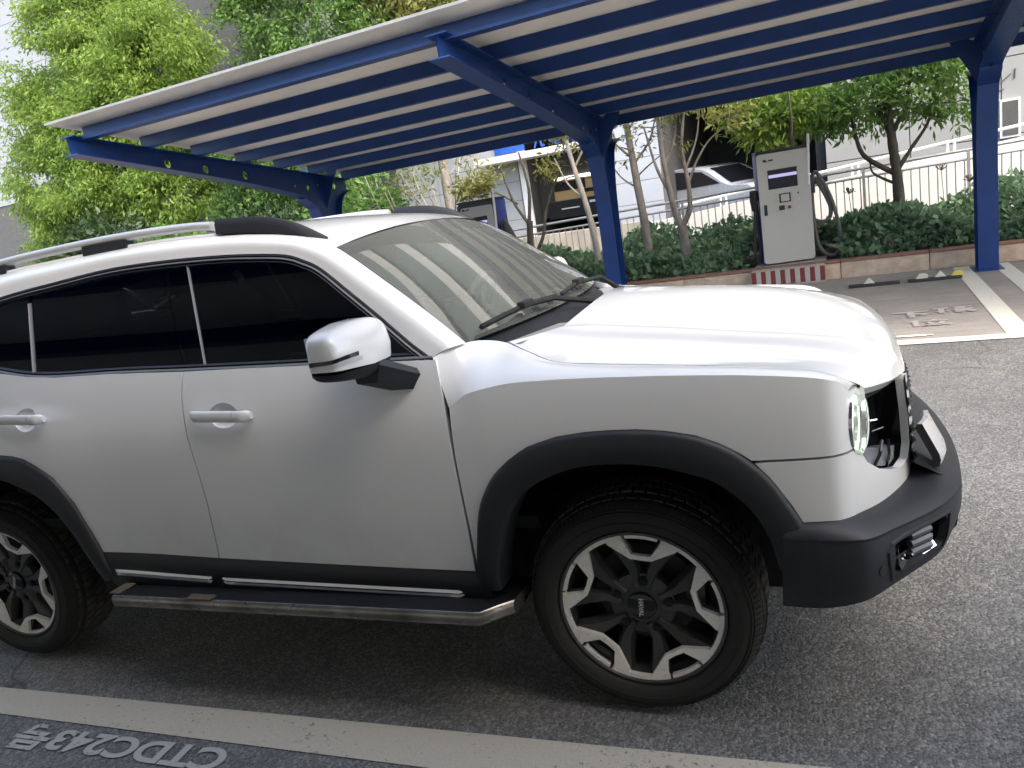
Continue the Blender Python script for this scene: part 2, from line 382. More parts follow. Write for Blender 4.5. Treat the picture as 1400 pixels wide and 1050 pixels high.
# shop interior: lit ceiling strip and shelves
mb=MB(); mb.box(-6.7,-5.2,1.14,1.19,1.98,2.06); mb.box(-5.45,-5.2,1.14,1.19,2.15,2.22); mb.obj('lamp_strip',emis('lamp_white',c4(1,.92,.8),.9),b,smooth=0)
mb=MB(); mb.box(-6.75,-5.15,1.16,1.199,1.45,1.97); mb.obj('lit_panel',emis('lamp_warm',c4(.50,.34,.15),.06),b,smooth=0)
mb=MB(); mb.box(-6.72,-5.85,1.10,1.158,1.70,1.94); mb.box(-6.0,-5.2,1.10,1.158,1.58,1.68); mb.box(-6.9,-5.0,.9,1.10,1.0,1.43); mb.obj('counter',MAT['dark'],b,smooth=0)
mb=MB(); mb.box(-4.98,-4.60,1.10,1.15,1.35,1.95); mb.obj('lit_poster',emis('lamp_poster',c4(.8,.6,.25),.25),b,smooth=0)
mb=MB(); mb.box(-6.5,-6.0,.86,.899,1.22,1.25); mb.box(-5.7,-5.4,.86,.899,1.30,1.36); mb.obj('counter_goods',MAT['pipe'],b,smooth=0)
# blue sign letters above the slab
MAT['sign_blue']=plain('sign_blue',c4(.02,.09,.42),.35,var=.1)
s=bthing('shop_sign','blue sign with raised characters above the white canopy slab','sign',-6.3,16.9,2.84)
mb=MB(); mb.box(-1.45,-.62,-.02,.05,0,.40,.01); mb.obj('sign_panel',MAT['sign_blue'],s,smooth=30)
def sign_char(x,S):
    mb=MB()
    for a0,b0,a1,b1 in S: mb.tube([(x+a0*.34,-.02,b0*.38),(x+a1*.34,-.02,b1*.38)],.026,6)
    mb.obj('character',MAT['sign_blue'],s,smooth=30)
sign_char(-.38,[(.1,.75,.9,.75),(.5,.95,.4,.55),(.2,.5,.8,.55),(.35,.5,.15,.0),(.65,.5,.7,.05),(.7,.05,.95,.1)])
sign_char(.06,[(.1,.75,.9,.75),(.1,.75,.1,.25),(.9,.75,.9,.25),(.1,.5,.9,.5),(.1,.25,.9,.25),(.5,1,.5,.05),(.5,.05,.95,.05)])
sign_char(.50,[(.05,.6,.45,.6),(.25,.95,.25,.6),(.15,.5,.2,.15),(.05,.1,.45,.15),(.7,1,.7,.5),(.7,.75,.95,.75),(.55,.45,.95,.45),(.55,.45,.55,.05),(.95,.45,.95,.05),(.55,.05,.95,.05)])
sign_char(.94,[(.1,.9,.9,.9),(.5,.9,.5,.0),(.1,.5,.9,.5),(.1,.05,.9,.05)])
# beige panel building to the right of the garage mouth
b2=bthing('beige_building','pale beige panelled building right of the dark garage mouth','building',.1,16.5)
mb=MB(); mb.box(0,24,0,8,-.1,9); mb.obj('wall',MAT['wall_back'],b2,smooth=0)
tiles(b2,MAT['wall_beige'],.0,9.6,-.1,8.6,0,1.6,1.45,.02,.05,'panel')
mb=MB(); mb.box(3.16,3.5,-.16,-.051,1.30,2.02); mb.obj('panel_frame',MAT['pipe'],b2,smooth=0)
mb=MB(); mb.box(3.20,3.46,-.18,-.161,1.34,1.98); mb.obj('service_hatch',MAT['dark2'],b2,smooth=0)
mb=MB(); mb.tube([(3.18,-.07,2.34),(3.36,-.07,2.48)],.012,5); mb.tube([(3.42,-.07,2.38),(3.43,-.07,2.56)],.014,5); mb.tube([(3.16,-.07,2.2),(3.24,-.07,2.22)],.012,5); mb.obj('stencil_marks',MAT['joint'],b2,smooth=0)
# garage mouth
b3=bthing('garage_entrance','black mouth of a garage ramp with a parked car inside','garage',-1.6,16.6)
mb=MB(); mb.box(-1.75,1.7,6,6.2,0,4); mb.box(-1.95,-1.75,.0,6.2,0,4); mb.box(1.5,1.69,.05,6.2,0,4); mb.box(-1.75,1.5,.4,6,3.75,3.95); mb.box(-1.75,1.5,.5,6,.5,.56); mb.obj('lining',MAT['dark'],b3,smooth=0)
# ramp parapet with pipe rail
r=bthing('ramp_wall','sunlit off-white ramp parapet wall behind the railing','wall',0,13)
sl_=.0862
def ztop(u): return 1.065+sl_*u
mb=MB(); mb.add([(-3.0,0,0),(12,0,0),(12,0,ztop(12)),(-3.0,0,ztop(-3)),(-3.0,.22,0),(12,.22,0),(12,.22,ztop(12)),(-3,.22,ztop(-3))],[(0,1,2,3),(5,4,7,6),(3,2,6,7),(4,0,3,7),(1,5,6,2),(0,4,5,1)]); mb.obj('parapet',MAT['ramp'],r,smooth=0)
mb=MB(); mb.add([(-3.0,.22,ztop(-3)-.45),(12,.22,ztop(12)-.45),(12,3.5,ztop(12)-.45),(-3,3.5,ztop(-3)-.45)],[(0,1,2,3)]); mb.obj('ramp_deck',MAT['asphalt'],r,smooth=0)
mb=MB(); mb.box(-30,-3.0,0,.25,0,.86); mb.obj('old_parapet',MAT['ramp_old'],r,smooth=0,label='weathered tan stone stretch of the parapet')
rl=bthing('pipe_handrail','white pipe handrail running up along the ramp parapet','handrail',0,13.11)
mb=MB(); mb.tube([(-2.4,0,ztop(-2.4)+.18),(12,0,ztop(12)+.20)],.026,10); mb.obj('rail',MAT['pipe'],rl)
me=None
for u in (-1.65,-1.55,.60,.70,2.05,2.15,4.0,4.1,6,6.1):
    mb=MB(); mb.cyl((0,0,0),(0,0,.20),.022,8)
    if me is None: o=mb.obj('rail_post',MAT['pipe'],rl); me=o.data
    else: o=link('rail_post',me,rl)
    o.location=(u,0,ztop(u)-.005)

# unseen low building, added behind the near bays to tone the car's side
nb=bthing('added_building','unseen low tan building behind the near parking row, added to tone the light','building',0,-11); mb=MB(); mb.box(-40,40,-4,0,0,5.0); mb.obj('wall',plain('bounce_wall',c4(.62,.555,.44),.85),nb,smooth=0)
# ---------------------------------------------------------------- kerb, planter, carport
MAT['granite']=plain('kerb_granite',c4(.58,.44,.32),.8,var=.22,scale=9,bump=.25); MAT['granite_top']=plain('kerb_brick_edge',c4(.27,.14,.10),.85,var=.25,scale=12); MAT['soil']=plain('soil',c4(.05,.035,.025),.95,var=.4,bump=.6)
pl=structure(sheet('planter_bed',bpoly([(-40,8.90),(40,8.90),(40,13.0),(-40,13.0)]),.17,MAT['soil']))
kb=bthing('kerb','tan granite kerb with a reddish top edge along the planter','kerb',0,8.76)
mb=MB(); mb.box(.004,.996,0,.13,0,.20,.008); me=None
me2=None
for i in range(-14,9):
    if -1.2<i<.05 and i!=-1 : pass
    if me is None: o=mb.obj('kerb_stone',MAT['granite'],kb,smooth=30); me=o.data
    else: o=link('kerb_stone',me,kb)
    o.location=(i+.42,random.uniform(-.004,.004),random.uniform(-.004,.004))
    if me2 is None:
        m2=MB(); m2.box(.003,.997,-.006,.16,.206,.236,.006); o2=m2.obj('edge_brick',MAT['granite_top'],kb,smooth=30); me2=o2.data
    else: o2=link('edge_brick',me2,kb)
    o2.location=(i+.42,0,0)
# blue steel
def steel():
    M=NT('blue_steel'); v=M.coord(); n=M.noise(v,5,5); n2=M.noise(v,40,3)
    st=M.ramp(M.noise(M.coord((9,9,.8)),1.0,5,.7),[(.60,g(0)),(.78,g(.35))]); M.set(Base_Color=M.mix(st,M.ramp(n,[(.3,c4(.005,.032,.140)),(.7,c4(.007,.045,.20))]),c4(.05,.055,.075)),Roughness=M.ramp(n2,[(.3,g(.35)),(.7,g(.5))])); M.bump(n2,.03,.003); return M.m
MAT['steel']=steel()
def roofsheet():
    M=NT('roof_sheet'); v=M.coord(); n=M.noise(v,1.3,4); 
    M.set(Base_Color=M.ramp(n,[(.3,c4(.74,.70,.63)),(.7,c4(.82,.78,.705))]),Roughness=.5); return M.m
MAT['roof']=roofsheet()
ROOF=lambda v:3.17-(v-4.05)*.13      # underside of the sheet, in the bay frame
def carport(cp,cols,u0,u1):
    # steel frames in the plane across the bays
    def frame(u):
        outer=[]; top=lambda v:ROOF(v)-.130
        # web: tapered beam running into a column that flares at its head
        A=[(4.17,top(4.17)),(9.05,top(9.05)),(9.05,top(9.05)-.16),(8.86,top(8.86)-.24),(8.72,2.05),(8.62,1.75),(8.56,1.3),(8.52,0.0)]
        B=[(8.26,0.0),(8.24,1.3),(8.19,1.7),(8.08,2.02),(7.88,top(7.88)-.40),(7.72,top(7.72)-.33),(6.4,top(6.4)-.24),(4.17,top(4.17)-.175)]
        web=A+B
        hol=[[(vc+.055*math.cos(a),top(vc)-.125-.006*(vc-4.3)+.055*math.sin(a)) for a in [k*math.pi/6 for k in range(12)]] for vc in (5.45,6.05,6.75)]+[[(8.05+.045*math.cos(a),top(8.05)-.2+.045*math.sin(a)) for a in [k*math.pi/6 for k in range(12)]],[(8.72+.05*math.cos(a),top(8.72)-.12+.05*math.sin(a)) for a in [k*math.pi/6 for k in range(12)]]]
        pts=[];ed=[]
        for L in [web]+hol:
            o=len(pts); pts+=L; ed+=[(o+i,o+(i+1)%len(L)) for i in range(len(L))]
        vs,es,fs,*_=delaunay_2d_cdt([Vector(q) for q in pts],ed,[],0,1e-7)
        fs=[f for f in fs if inpoly(sum(vs[i].x for i in f)/3,sum(vs[i].y for i in f)/3,web) and not any(inpoly(sum(vs[i].x for i in f)/3,sum(vs[i].y for i in f)/3,h) for h in hol)]
        mb=MB(); n=len(vs)
        mb.add([(u-.006,q.x,q.y) for q in vs]+[(u+.006,q.x,q.y) for q in vs],[f for f in fs]+[tuple(n+i for i in f[::-1]) for f in fs])
        o=mb.obj('column_web',MAT['steel'],cp,smooth=0)
        def flange(name,line,w,th=.012):
            m=MB(); R=[]
            for i,q in enumerate(line):
                a=Vector(line[max(0,i-1)]); b=Vector(line[min(len(line)-1,i+1)]); d=(b-a).normalized(); nn=Vector((-d.y,d.x))*th/2
                R.append([(u-w/2,q[0]-nn.x,q[1]-nn.y),(u+w/2,q[0]-nn.x,q[1]-nn.y),(u+w/2,q[0]+nn.x,q[1]+nn.y),(u-w/2,q[0]+nn.x,q[1]+nn.y)])
            m.loft(R,closed=True); k=len(R)*4; m.F+= [(0,1,2,3),(k-4,k-3,k-2,k-1)]
            m.obj(name,MAT['steel'],cp,smooth=30)
        flange('beam_top_flange',[(4.17,top(4.17)+.006),(9.05,top(9.05)+.006)],.20)
        flange('beam_lower_flange',[(v,z-.006) for v,z in catmull(B[3:],5)][::-1],.20)
        flange('column_front_flange',[(8.255,0.0),(8.235,1.3),(8.185,1.70),(8.08,2.01)],.20)
        flange('column_rear_flange',catmull([(8.525,0),(8.565,1.3),(8.625,1.75),(8.725,2.05),(8.865,top(8.86)-.24),(9.055,top(9.05)-.16)],5),.20)
        m=MB(); m.box(u-.15,u+.15,8.2,8.58,.0,.016); m.obj('base_plate',MAT['steel'],cp,smooth=0)
        for sgn in (-1,1):
            m=MB(); m.add([(u+sgn*.007,8.42,top(8.42)-.02),(u+sgn*.34,8.42,top(8.42)+.19),(u+sgn*.34,8.42,top(8.42)+.11),(u+sgn*.30,8.42,top(8.42)+.02),(u+sgn*.007,8.42,1.98),
                           (u+sgn*.007,8.43,top(8.42)-.02),(u+sgn*.34,8.43,top(8.42)+.19),(u+sgn*.34,8.43,top(8.42)+.11),(u+sgn*.30,8.43,top(8.42)+.02),(u+sgn*.007,8.43,1.98)],[(0,1,2,3,4),(9,8,7,6,5),(0,5,6,1),(1,6,7,2),(2,7,8,3),(3,8,9,4)])
            m.obj('gusset',MAT['steel'],cp,smooth=0)
        m=MB()
        for vv,zz in ((8.3,2.35),(8.5,2.1),(8.66,2.35),(7.75,top(7.75)-.2)): m.cyl((u-.016,vv,zz),(u+.016,vv,zz),.016,8)
        m.obj('bolts',MAT['metal_grey'],cp)
    for u in cols: frame(u)
    # purlins: channel sections along the bays
    for k,v in enumerate((4.36,5.09,5.84,6.59,7.34,8.09,8.92)):
        d=.132; z1=ROOF(v)-.004; w_=.075; t=.006; m=MB()
        for a in range(1):
            m.box(u0+.14,u1,v-t/2,v+t/2,z1-d,z1); m.box(u0+.14,u1,v+t/2,v+w_,z1-t,z1-.0005); m.box(u0+.14,u1,v+t/2,v+w_,z1-d,z1-d+t)
        if k==0: m.box(u0+.14,u1,v-w_,v-t/2,z1-d,z1-d+t); m.box(u0+.14,u1,v-w_-.003,v-w_-.0005,z1-d-.002,z1-d+.022)
        m.obj('purlin',MAT['steel'],cp,smooth=0)
    # corrugated sheet
    m=MB(); R0=[];R1=[]
    prof=[]; x=u0
    while x<u1:
        prof+= [(x,0),(x+.16,0),(x+.185,.014),(x+.225,.014)]; x+=.25
    for th,row in ((0,None),):
        lo=[[(x_,v_,ROOF(v_)) for x_,h in prof] for v_ in (4.05,9.12)]
        hi=[[(x_,v_,ROOF(v_)+h+.004) for x_,h in prof] for v_ in (4.05,9.12)]
        m.loft(lo); m.loft(hi[::-1]); n=len(prof)
        m.loft([lo[0],hi[0]]); m.loft([lo[1],hi[1]])
    m.obj('roof_sheet',MAT['roof'],cp,smooth=0,recalc=False)
    m=MB(); m.box(u0-.01,u1,4.036,4.045,ROOF(4.05)-.006,ROOF(4.05)+.017); m.obj('edge_trim',plain('edge_trim',c4(.30,.30,.29),.5),cp,smooth=0)
cp=bthing('carport','blue steel cantilever carport with cream roof sheets over the charging bays','carport',0,0)
carport(cp,(-7.0,-2.42,1.97,6.45),-7.10,9.0)
cp2=bthing('unseen_carport','unseen blue steel carport over the near row of bays, placed for its shade','carport',0,3.38,turn=math.pi)  # out of view; inferred from the near shade, its edge set to cast it
carport(cp2,(-3.0,9.5),-11,12)
# wheel stops with reflective triangles
MAT['rubber']=plain('stop_rubber',c4(.03,.03,.032),.8); MAT['reflect_y']=plain('yellow_plate',c4(.62,.48,.10),.5); MAT['reflect_w']=plain('white_plate',c4(.66,.63,.52),.5)
def stop(u,label,marks):
    o=bthing('wheel_stop',label,'wheel stop',u,7.92,.004,'rubber wheel stops in the bay')
    m=MB(); m.box(-.27,.27,-.05,.05,0,.032,.010); m.obj('bar',MAT['rubber'],o,smooth=40)
    for x,mt,kind in marks:
        m=MB()
        if kind=='t': m.prism([(x-.06,.03),(x+.06,.03),(x,.10)],.0,.05,'y')
        else: m.prism([(x-.06,.03),(x-.02,.085),(x+.04,.085),(x+.07,.06),(x+.06,.03)],.0,.05,'y')
        m.obj('reflector',MAT[mt],o,smooth=0)
stop(1.40,'low black wheel stop with three pale and yellow reflectors, next to the blue column',[(-.13,'reflect_w','p'),(.06,'reflect_w','t'),(.22,'reflect_y','p')])
stop(.78,'low black wheel stop with a single white reflector, nearer the SUV bonnet',[(-.05,'reflect_w','t')])
# charger island with red and white stripes
MAT['red']=plain('stripe_red',c4(.20,.035,.03),.7,var=.25); MAT['stripe_w']=plain('stripe_white',c4(.45,.42,.38),.7,var=.2); MAT['concrete']=plain('island_concrete',c4(.45,.39,.33),.85,var=.2)
isl=bthing('charger_island','low concrete charger plinth painted with red and white stripes','plinth',-.21,8.6)
m=MB(); m.box(-.45,.45,.012,.90,0,.225,.01); m.obj('plinth_body',MAT['concrete'],isl,smooth=30)
me_r=me_w=None
for i in range(15):
    x=-.45+i*.06; mt='red' if i%2==0 else 'stripe_w'
    m=MB(); m.box(0,.0592,0,.0115,.03,.212)
    if mt=='red': 
        if me_r is None: o=m.obj('stripe',MAT['red'],isl,smooth=0); me_r=o.data
        else: o=link('stripe',me_r,isl)
    else:
        if me_w is None: o=m.obj('stripe',MAT['stripe_w'],isl,smooth=0); me_w=o.data
        else: o=link('stripe',me_w,isl)
    o.location=(x,0,0)
# chargers
MAT['cab_blue']=plain('cabinet_blue',c4(.018,.04,.24),.4,var=.1); MAT['cab_front']=plain('cabinet_front',c4(.52,.50,.455),.5,var=.04,scale=2); MAT['black_plastic']=plain('black_plastic',c4(.015,.015,.018),.45)
MAT['cab_grey']=plain('cabinet_grey',c4(.36,.35,.33),.5,var=.04,scale=2); MAT['screen']=plain('screen_glass',c4(.018,.02,.03),.08,var=.05); MAT['cable']=plain('cable_grey',c4(.10,.095,.085),.55); MAT['cable_dark']=plain('cable_dark',c4(.03,.03,.032),.5)
MAT['reflection_band']=emis('painted_reflection',c4(.30,.27,.46),.35); MAT['ledw']=plain('led_white',c4(.6,.6,.6),.3)
def rrect(x0,x1,y0,y1,r,n=5):
    P=[]
    for cx,cy,a0 in ((x1-r,y1-r,0),(x0+r,y1-r,90),(x0+r,y0+r,180),(x1-r,y0+r,270)):
        for k in range(n+1):
            a=math.radians(a0+90*k/n); P.append((cx+r*math.cos(a),cy+r*math.sin(a)))
    return P
def charger(label,u,v,z,front='cab_front',frame=False):
    o=bthing('charging_station',label,'EV charger',u,v,z,'charging stations on the planter edge',turn=0.0 if frame else .22)
    W=.66;Hh=1.46;D=.42
    m=MB(); m.box(-W/2,W/2,.03,D,0,Hh,.02); m.obj('cabinet',MAT['cab_blue'],o,smooth=30)
    if frame:
        m=MB(); m.prism(rrect(-W/2,W/2,.0,Hh,.05),.004,.0295,'y'); m.obj('front_frame',MAT['black_plastic'],o,smooth=30)
    m=MB(); m.prism(rrect(-W/2+.055,W/2-.045,.05,Hh-.06,.04) if frame else rrect(-W/2+.006,W/2-.002,.012,Hh-.006,.045),0,.0035 if frame else .029,'y'); m.obj('front_panel',MAT[front],o,smooth=30)
    m=MB(); m.box(-W/2-.0,W/2+.01,.01,D+.02,Hh+.001,Hh+.035,.01); m.obj('cap',MAT['black_plastic'],o,smooth=30)
    m=MB(); m.box(-.20,.17,-.004,-.0005,.99,1.24); s_=m.obj('display',MAT['screen'],o,smooth=0)
    m=MB(); m.box(-.19,.165,-.007,-.0045,1.135,1.175); m.obj('display_reflection',MAT['reflection_band'],s_,smooth=0)  # faintly glowing strip stands in for a reflection in the dark display
    m=MB(); m.box(-.14,.10,-.003,-.0005,.68,.94); cpn=m.obj('control_panel',plain('control_recess',c4(.50,.48,.42),.5) if 'ctl' not in MAT else MAT['ctl'],o,smooth=0)
    MAT['ctl']=cpn.data.materials[0]
    m=MB(); m.box(-.075,.07,-.012,-.0035,.80,.92,.003); m.obj('touch_screen',MAT['black_plastic'],cpn,smooth=0)
    m=MB(); m.box(-.055,.05,-.014,-.0125,.815,.905); m.obj('screen_glass',MAT['ctl'],cpn,smooth=0)
    m=MB(); m.box(-.085,-.015,-.010,-.0035,.705,.765); m.obj('card_reader',MAT['black_plastic'],cpn,smooth=0)
    m=MB(); m.cyl((.045,-.016,.73),(.045,-.0035,.73),.022,14); m.obj('stop_button',MAT['red'],cpn)
    for zz in (.90,.82,.72):
        m=MB(); m.cyl((.165,-.008,zz),(.165,-.0005,zz),.012,10); m.obj('indicator',MAT['ledw' if zz<.9 else 'black_plastic'],o)
    m=MB(); m.box(-.275,-.235,-.014,-.0005,.66,.80,.006); m.obj('door_lock',MAT['black_plastic'],o,smooth=40)
    m=MB(); m.prism([(-.25,1.355),(-.20,1.345),(-.19,1.36),(-.215,1.38),(-.245,1.385)],-.003,-.0005,'y'); m.box(-.18,-.12,-.003,-.0005,1.355,1.375); m.obj('logo_plate',MAT['black_plastic'],o,smooth=0)
    # right cable loop
    P=catmull([(.335,.12,1.02),(.38,.10,1.10),(.42,.09,1.12),(.47,.08,1.03),(.55,.07,.85),(.615,.06,.62),(.66,.06,.36),(.66,.05,.14),(.58,.05,.02),(.47,.05,.05),(.39,.06,.18),(.36,.08,.42),(.35,.10,.72),(.36,.11,.95),(.40,.11,1.03),(.45,.10,.96),(.53,.09,.78),(.575,.09,.62),(.545,.09,.50),(.46,.09,.47),(.37,.10,.50)],6)
    m=MB(); m.tube(P,.026,8); m.obj('charging_cable',MAT['cable'],o)
    m=MB(); m.box(.331,.39,.05,.17,.86,1.06,.01); m.obj('cable_holder',MAT['black_plastic'],o,smooth=40)
    m=MB(); m.cyl((.30,.0,.98),(.335,.0,1.62),.018,8); m.obj('cable_arm',MAT['pipe'],o)
    # left connector holster and its hanging cable
    m=MB(); m.box(-.42,-.331,.06,.16,.86,1.0,.015); m.tube([(-.40,.02,1.0),(-.395,.06,.88),(-.39,.06,.74)],[.045,.05,.035],8); m.obj('connector_holster',MAT['black_plastic'],o,smooth=40)
    P=catmull([(-.39,.06,.76),(-.40,.08,.5),(-.42,.10,.2),(-.39,.12,.03),(-.355,.12,.15),(-.35,.13,.6),(-.36,.13,.85)],6); m=MB(); m.tube(P,.022,8); m.obj('charging_cable',MAT['cable_dark'],o)
    return o
charger('beige fronted charging station with a looped grey cable, on the striped plinth',-.21,9.12,.236)
charger('dark edged charging station half hidden behind the SUV roof and windscreen',-4.74,9.12,.236,'cab_grey',True)
m=MB(); m.box(-.45,.45,0,.9,0,.235,.01); o=m.obj('charger_island',MAT['concrete'],None,smooth=30); o.location=glo(-4.74,8.9); o.rotation_euler=(0,0,TH); tag(o,'low concrete plinth under the charging station hidden behind the SUV','plinth')
# railing
fr=lambda u:1.245+.026*u
fn_=bthing('railing','grey metal railing with thin upright bars behind the hedge','fence',0,11.3)
for k,(dz,rr) in enumerate(((0,.022),(-.13,.018))):
    m=MB(); m.tube([(-9,0,fr(-9)+dz),(7,0,fr(7)+dz)],rr,8); m.obj('rail',MAT['metal_grey'],fn_)
m=MB(); m.cyl((0,0,-.75),(0,0,-.13),.0095,6); me=None
u=-8.95; i=0
while u<6.95:
    if me is None: o=m.obj('bar',MAT['metal_grey'],fn_); me=o.data
    else: o=link('bar',me,fn_)
    o.location=(u,0,fr(u)); u+=.115; i+=1
m=MB(); m.box(-.02,.02,-.02,.02,-1.1,.0); me=None
for u in np.arange(-8.9,7,1.38):
    if me is None: o=m.obj('post',MAT['metal_grey'],fn_,smooth=0); me=o.data
    else: o=link('post',me,fn_)
    o.location=(float(u),0,fr(u))
# dark hatchback in the garage mouth
cr=bthing('parked_car','silver car with dark windows half hidden in the garage mouth','car',-2.75,18.2,.30,turn=math.pi-.45)
MAT['silver']=plain('silver_paint',c4(.42,.44,.47),.25,metal=.2,var=.03,coat=1.0); MAT['tint']=plain('tinted_glass',c4(.008,.009,.012),.05,var=.02,spec=.8)
def carbody(cr):
    prof=[(-1.9,.35),(-1.95,.7),(-1.75,.88),(-1.2,.95),(-.55,1.36),(.3,1.45),(1.2,1.42),(1.75,1.05),(1.95,.95),(2.0,.5),(1.9,.3)]
    m=MB(); rows=[]
    for y,s_,dz in ((-.85,.97,-.02),(-.80,1,0),(.80,1,0),(.85,.97,-.02)): rows.append([(x*s_,y,z+dz) for x,z in catmull(prof,4)])
    m.loft(rows); m.F+=[tuple(range(len(rows[0]))),tuple(range(3*len(rows[0]),4*len(rows[0])))]; m.obj('body',MAT['silver'],cr,smooth=40)
    m=MB(); m.prism([(-1.0,.98),(-.5,1.30),(.25,1.38),(.3,.95)],-.862,-.835,'y'); m.prism([(.38,.95),(.33,1.38),(1.1,1.34),(1.45,1.02)],-.862,-.835,'y'); m.obj('side_window',MAT['tint'],cr,smooth=0); m.V=[(x,-y,z) for x,y,z in m.V]; m.obj('side_window',MAT['tint'],cr,smooth=0)
    m=MB(); m.add([(-1.21,-.70,.97),(-1.21,.70,.97),(-.60,.62,1.36),(-.60,-.62,1.36)],[(0,1,2,3)]); m.obj('windscreen',MAT['tint'],cr,smooth=0)
    for x in (-1.25,1.25):
        m=MB(); m.cyl((x,-.86,.32),(x,-.66,.32),.32,20); m.obj('wheel',MAT['rubber'],cr)
carbody(cr)
# ---------------------------------------------------------------- vegetation
def leafmat(name,dark,light,trans=.35,rough=.45):
    M=NT(name); ge=M.n('ShaderNodeNewGeometry'); v=M.coord(); n=M.noise(v,1.1,3)
    col=M.mix(.35,M.ramp(ge.outputs['Random Per Island'],[(0,dark),(1,light)]),M.ramp(n,[(.35,dark),(.65,light)]))
    M.set(Base_Color=col,Roughness=rough,Specular_IOR_Level=.35)
    tr=M.n('ShaderNodeBsdfTranslucent'); M.l(M.mix(.5,col,scale4(light,1.3)),tr.inputs[0]); mx=M.n('ShaderNodeMixShader'); mx.inputs[0].default_value=trans
    M.l(M.b.outputs[0],mx.inputs[1]); M.l(tr.outputs[0],mx.inputs[2]); M.l(mx.outputs[0],M.out.inputs[0]); return M.m
MAT['leaf_bright']=leafmat('leaf_bright',c4(.060,.130,.020),c4(.30,.41,.085),.48)
MAT['leaf_mid']=leafmat('leaf_mid',c4(.055,.125,.028),c4(.18,.30,.075),.42)
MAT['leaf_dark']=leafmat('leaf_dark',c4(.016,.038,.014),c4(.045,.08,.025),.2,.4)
MAT['leaf_olive']=leafmat('leaf_olive',c4(.10,.13,.03),c4(.26,.25,.07),.38)
MAT['leaf_hedge']=leafmat('leaf_hedge',c4(.032,.08,.038),c4(.26,.38,.22),.22,.38)
def bark(name,a,b): 
    M=NT(name); v=M.coord((1,1,.35)); n=M.noise(v,14,6,.65); M.set(Base_Color=M.ramp(n,[(.3,a),(.7,b)]),Roughness=.9); M.bump(n,.6,.02); return M.m
MAT['bark_dark']=bark('bark_dark',c4(.035,.028,.022),c4(.10,.085,.07)); MAT['bark_grey']=bark('bark_grey',c4(.12,.105,.09),c4(.28,.25,.22)); MAT['bark_pale']=bark('bark_pale',c4(.24,.22,.19),c4(.44,.41,.36))
def leaves(C,D,size,asp=.45,droop=.3,jit=.5,fold=.25,rng=RNG):
    # C centres, D preferred directions; each leaf is a folded kite of two triangles
    n=len(C); d=D+rng.normal(0,jit,(n,3)); d[:,2]-=droop; d/=np.linalg.norm(d,axis=1,keepdims=True)
    r=rng.normal(0,1,(n,3)); s=np.cross(d,r); s/=np.linalg.norm(s,axis=1,keepdims=True); up=np.cross(s,d)
    L=size*rng.uniform(.5,1.45,(n,1)); W=L*asp*.5
    V=np.stack([C,C+d*L*.5+s*W+up*W*fold,C+d*L,C+d*L*.5-s*W+up*W*fold],1).reshape(-1,3)
    return V
def leafmesh(name,V,mat):
    n=len(V)//4; me=bpy.data.meshes.new(name); me.vertices.add(n*4); me.vertices.foreach_set('co',V.astype(np.float32).ravel())
    b=np.arange(n)*4; idx=np.stack([b,b+1,b+2,b,b+2,b+3],1).ravel()
    me.loops.add(n*6); me.loops.foreach_set('vertex_index',idx.astype(np.int32)); me.polygons.add(n*2)
    me.polygons.foreach_set('loop_start',(np.arange(n*2)*3).astype(np.int32)); me.polygons.foreach_set('loop_total',np.full(n*2,3,np.int32))
    me.update(calc_edges=True); me.validate(); me.materials.append(mat); return me
def blob_points(blobs,n,rng=RNG):
    # cluster centres spread through a crown, denser near the outside of each lobe
    vol=np.array([b[3]*b[4]*b[5] for b in blobs])**.75; k=rng.choice(len(blobs),n,p=vol/vol.sum()); B=np.array(blobs)[k]
    q=rng.normal(0,1,(n,3)); q/=np.linalg.norm(q,axis=1,keepdims=True); r=rng.uniform(.30,1,(n,1))**.6
    P=B[:,:3]+q*r*B[:,3:6]*rng.uniform(.85,1.12,(n,1)); return P,q
def twig(a,b,n=6,bend=.12,rng=random):
    a=Vector(a); b=Vector(b); L=(b-a).length; m1=a.lerp(b,.35)+Vector((rng.gauss(0,1),rng.gauss(0,1),rng.gauss(.4,.6)))*L*bend; m2=a.lerp(b,.7)+Vector((rng.gauss(0,1),rng.gauss(0,1),rng.gauss(.2,.6)))*L*bend
    return [tuple(p) for p in catmull([tuple(a),tuple(m1),tuple(m2),tuple(b)],max(2,n//3))]
def tree(name,label,u,v,z,trunk,limbs,blobs,nclus,per,leaf,spread,barkm,leafm,group,droop=.35,twigs=60,asp=.42,ltwig=.010,zmin=None):
    o=bthing(name,label,'tree' ,u,v,z,group)
    mb=MB(); nodes=[]
    for P,r0,r1 in [trunk]+limbs:
        Q=catmull([tuple(p) for p in P],5); n=len(Q); R=[(r0+(r1-r0)*(i/(n-1)))*random.uniform(.93,1.07) for i in range(n)]
        mb.tube(Q,R,9); nodes+=[(Vector(q),r) for q,r in zip(Q,R)]
    cl,q=blob_points(blobs,nclus)
    if zmin is not None: k=cl[:,2]>zmin; cl=cl[k]; q=q[k]
    for i in range(min(twigs,len(cl))):
        p=Vector(cl[i]); b=min(nodes,key=lambda nd:(nd[0]-p).length+ (0 if nd[0].z<p.z+.2 else 2)+.5*abs((nd[0]-p).z)); 
        T=twig(b[0],p); n=len(T); r=min(b[1]*.6,ltwig*(1+(p-b[0]).length)); mb.tube(T,[r*(1-.75*k/(n-1)) for k in range(n)],5)
    mb.obj('trunk',MAT[barkm],o)
    n=len(cl)*per; C=np.repeat(cl,per,0)+RNG.normal(0,spread,(n,3))*np.array((1,1,.7)); D=np.repeat(q,per,0)*.6+RNG.normal(0,.4,(n,3))
    link('crown',leafmesh('crown',leaves(C,D,leaf,asp,droop),MAT[leafm]),o,stuff=True); return o
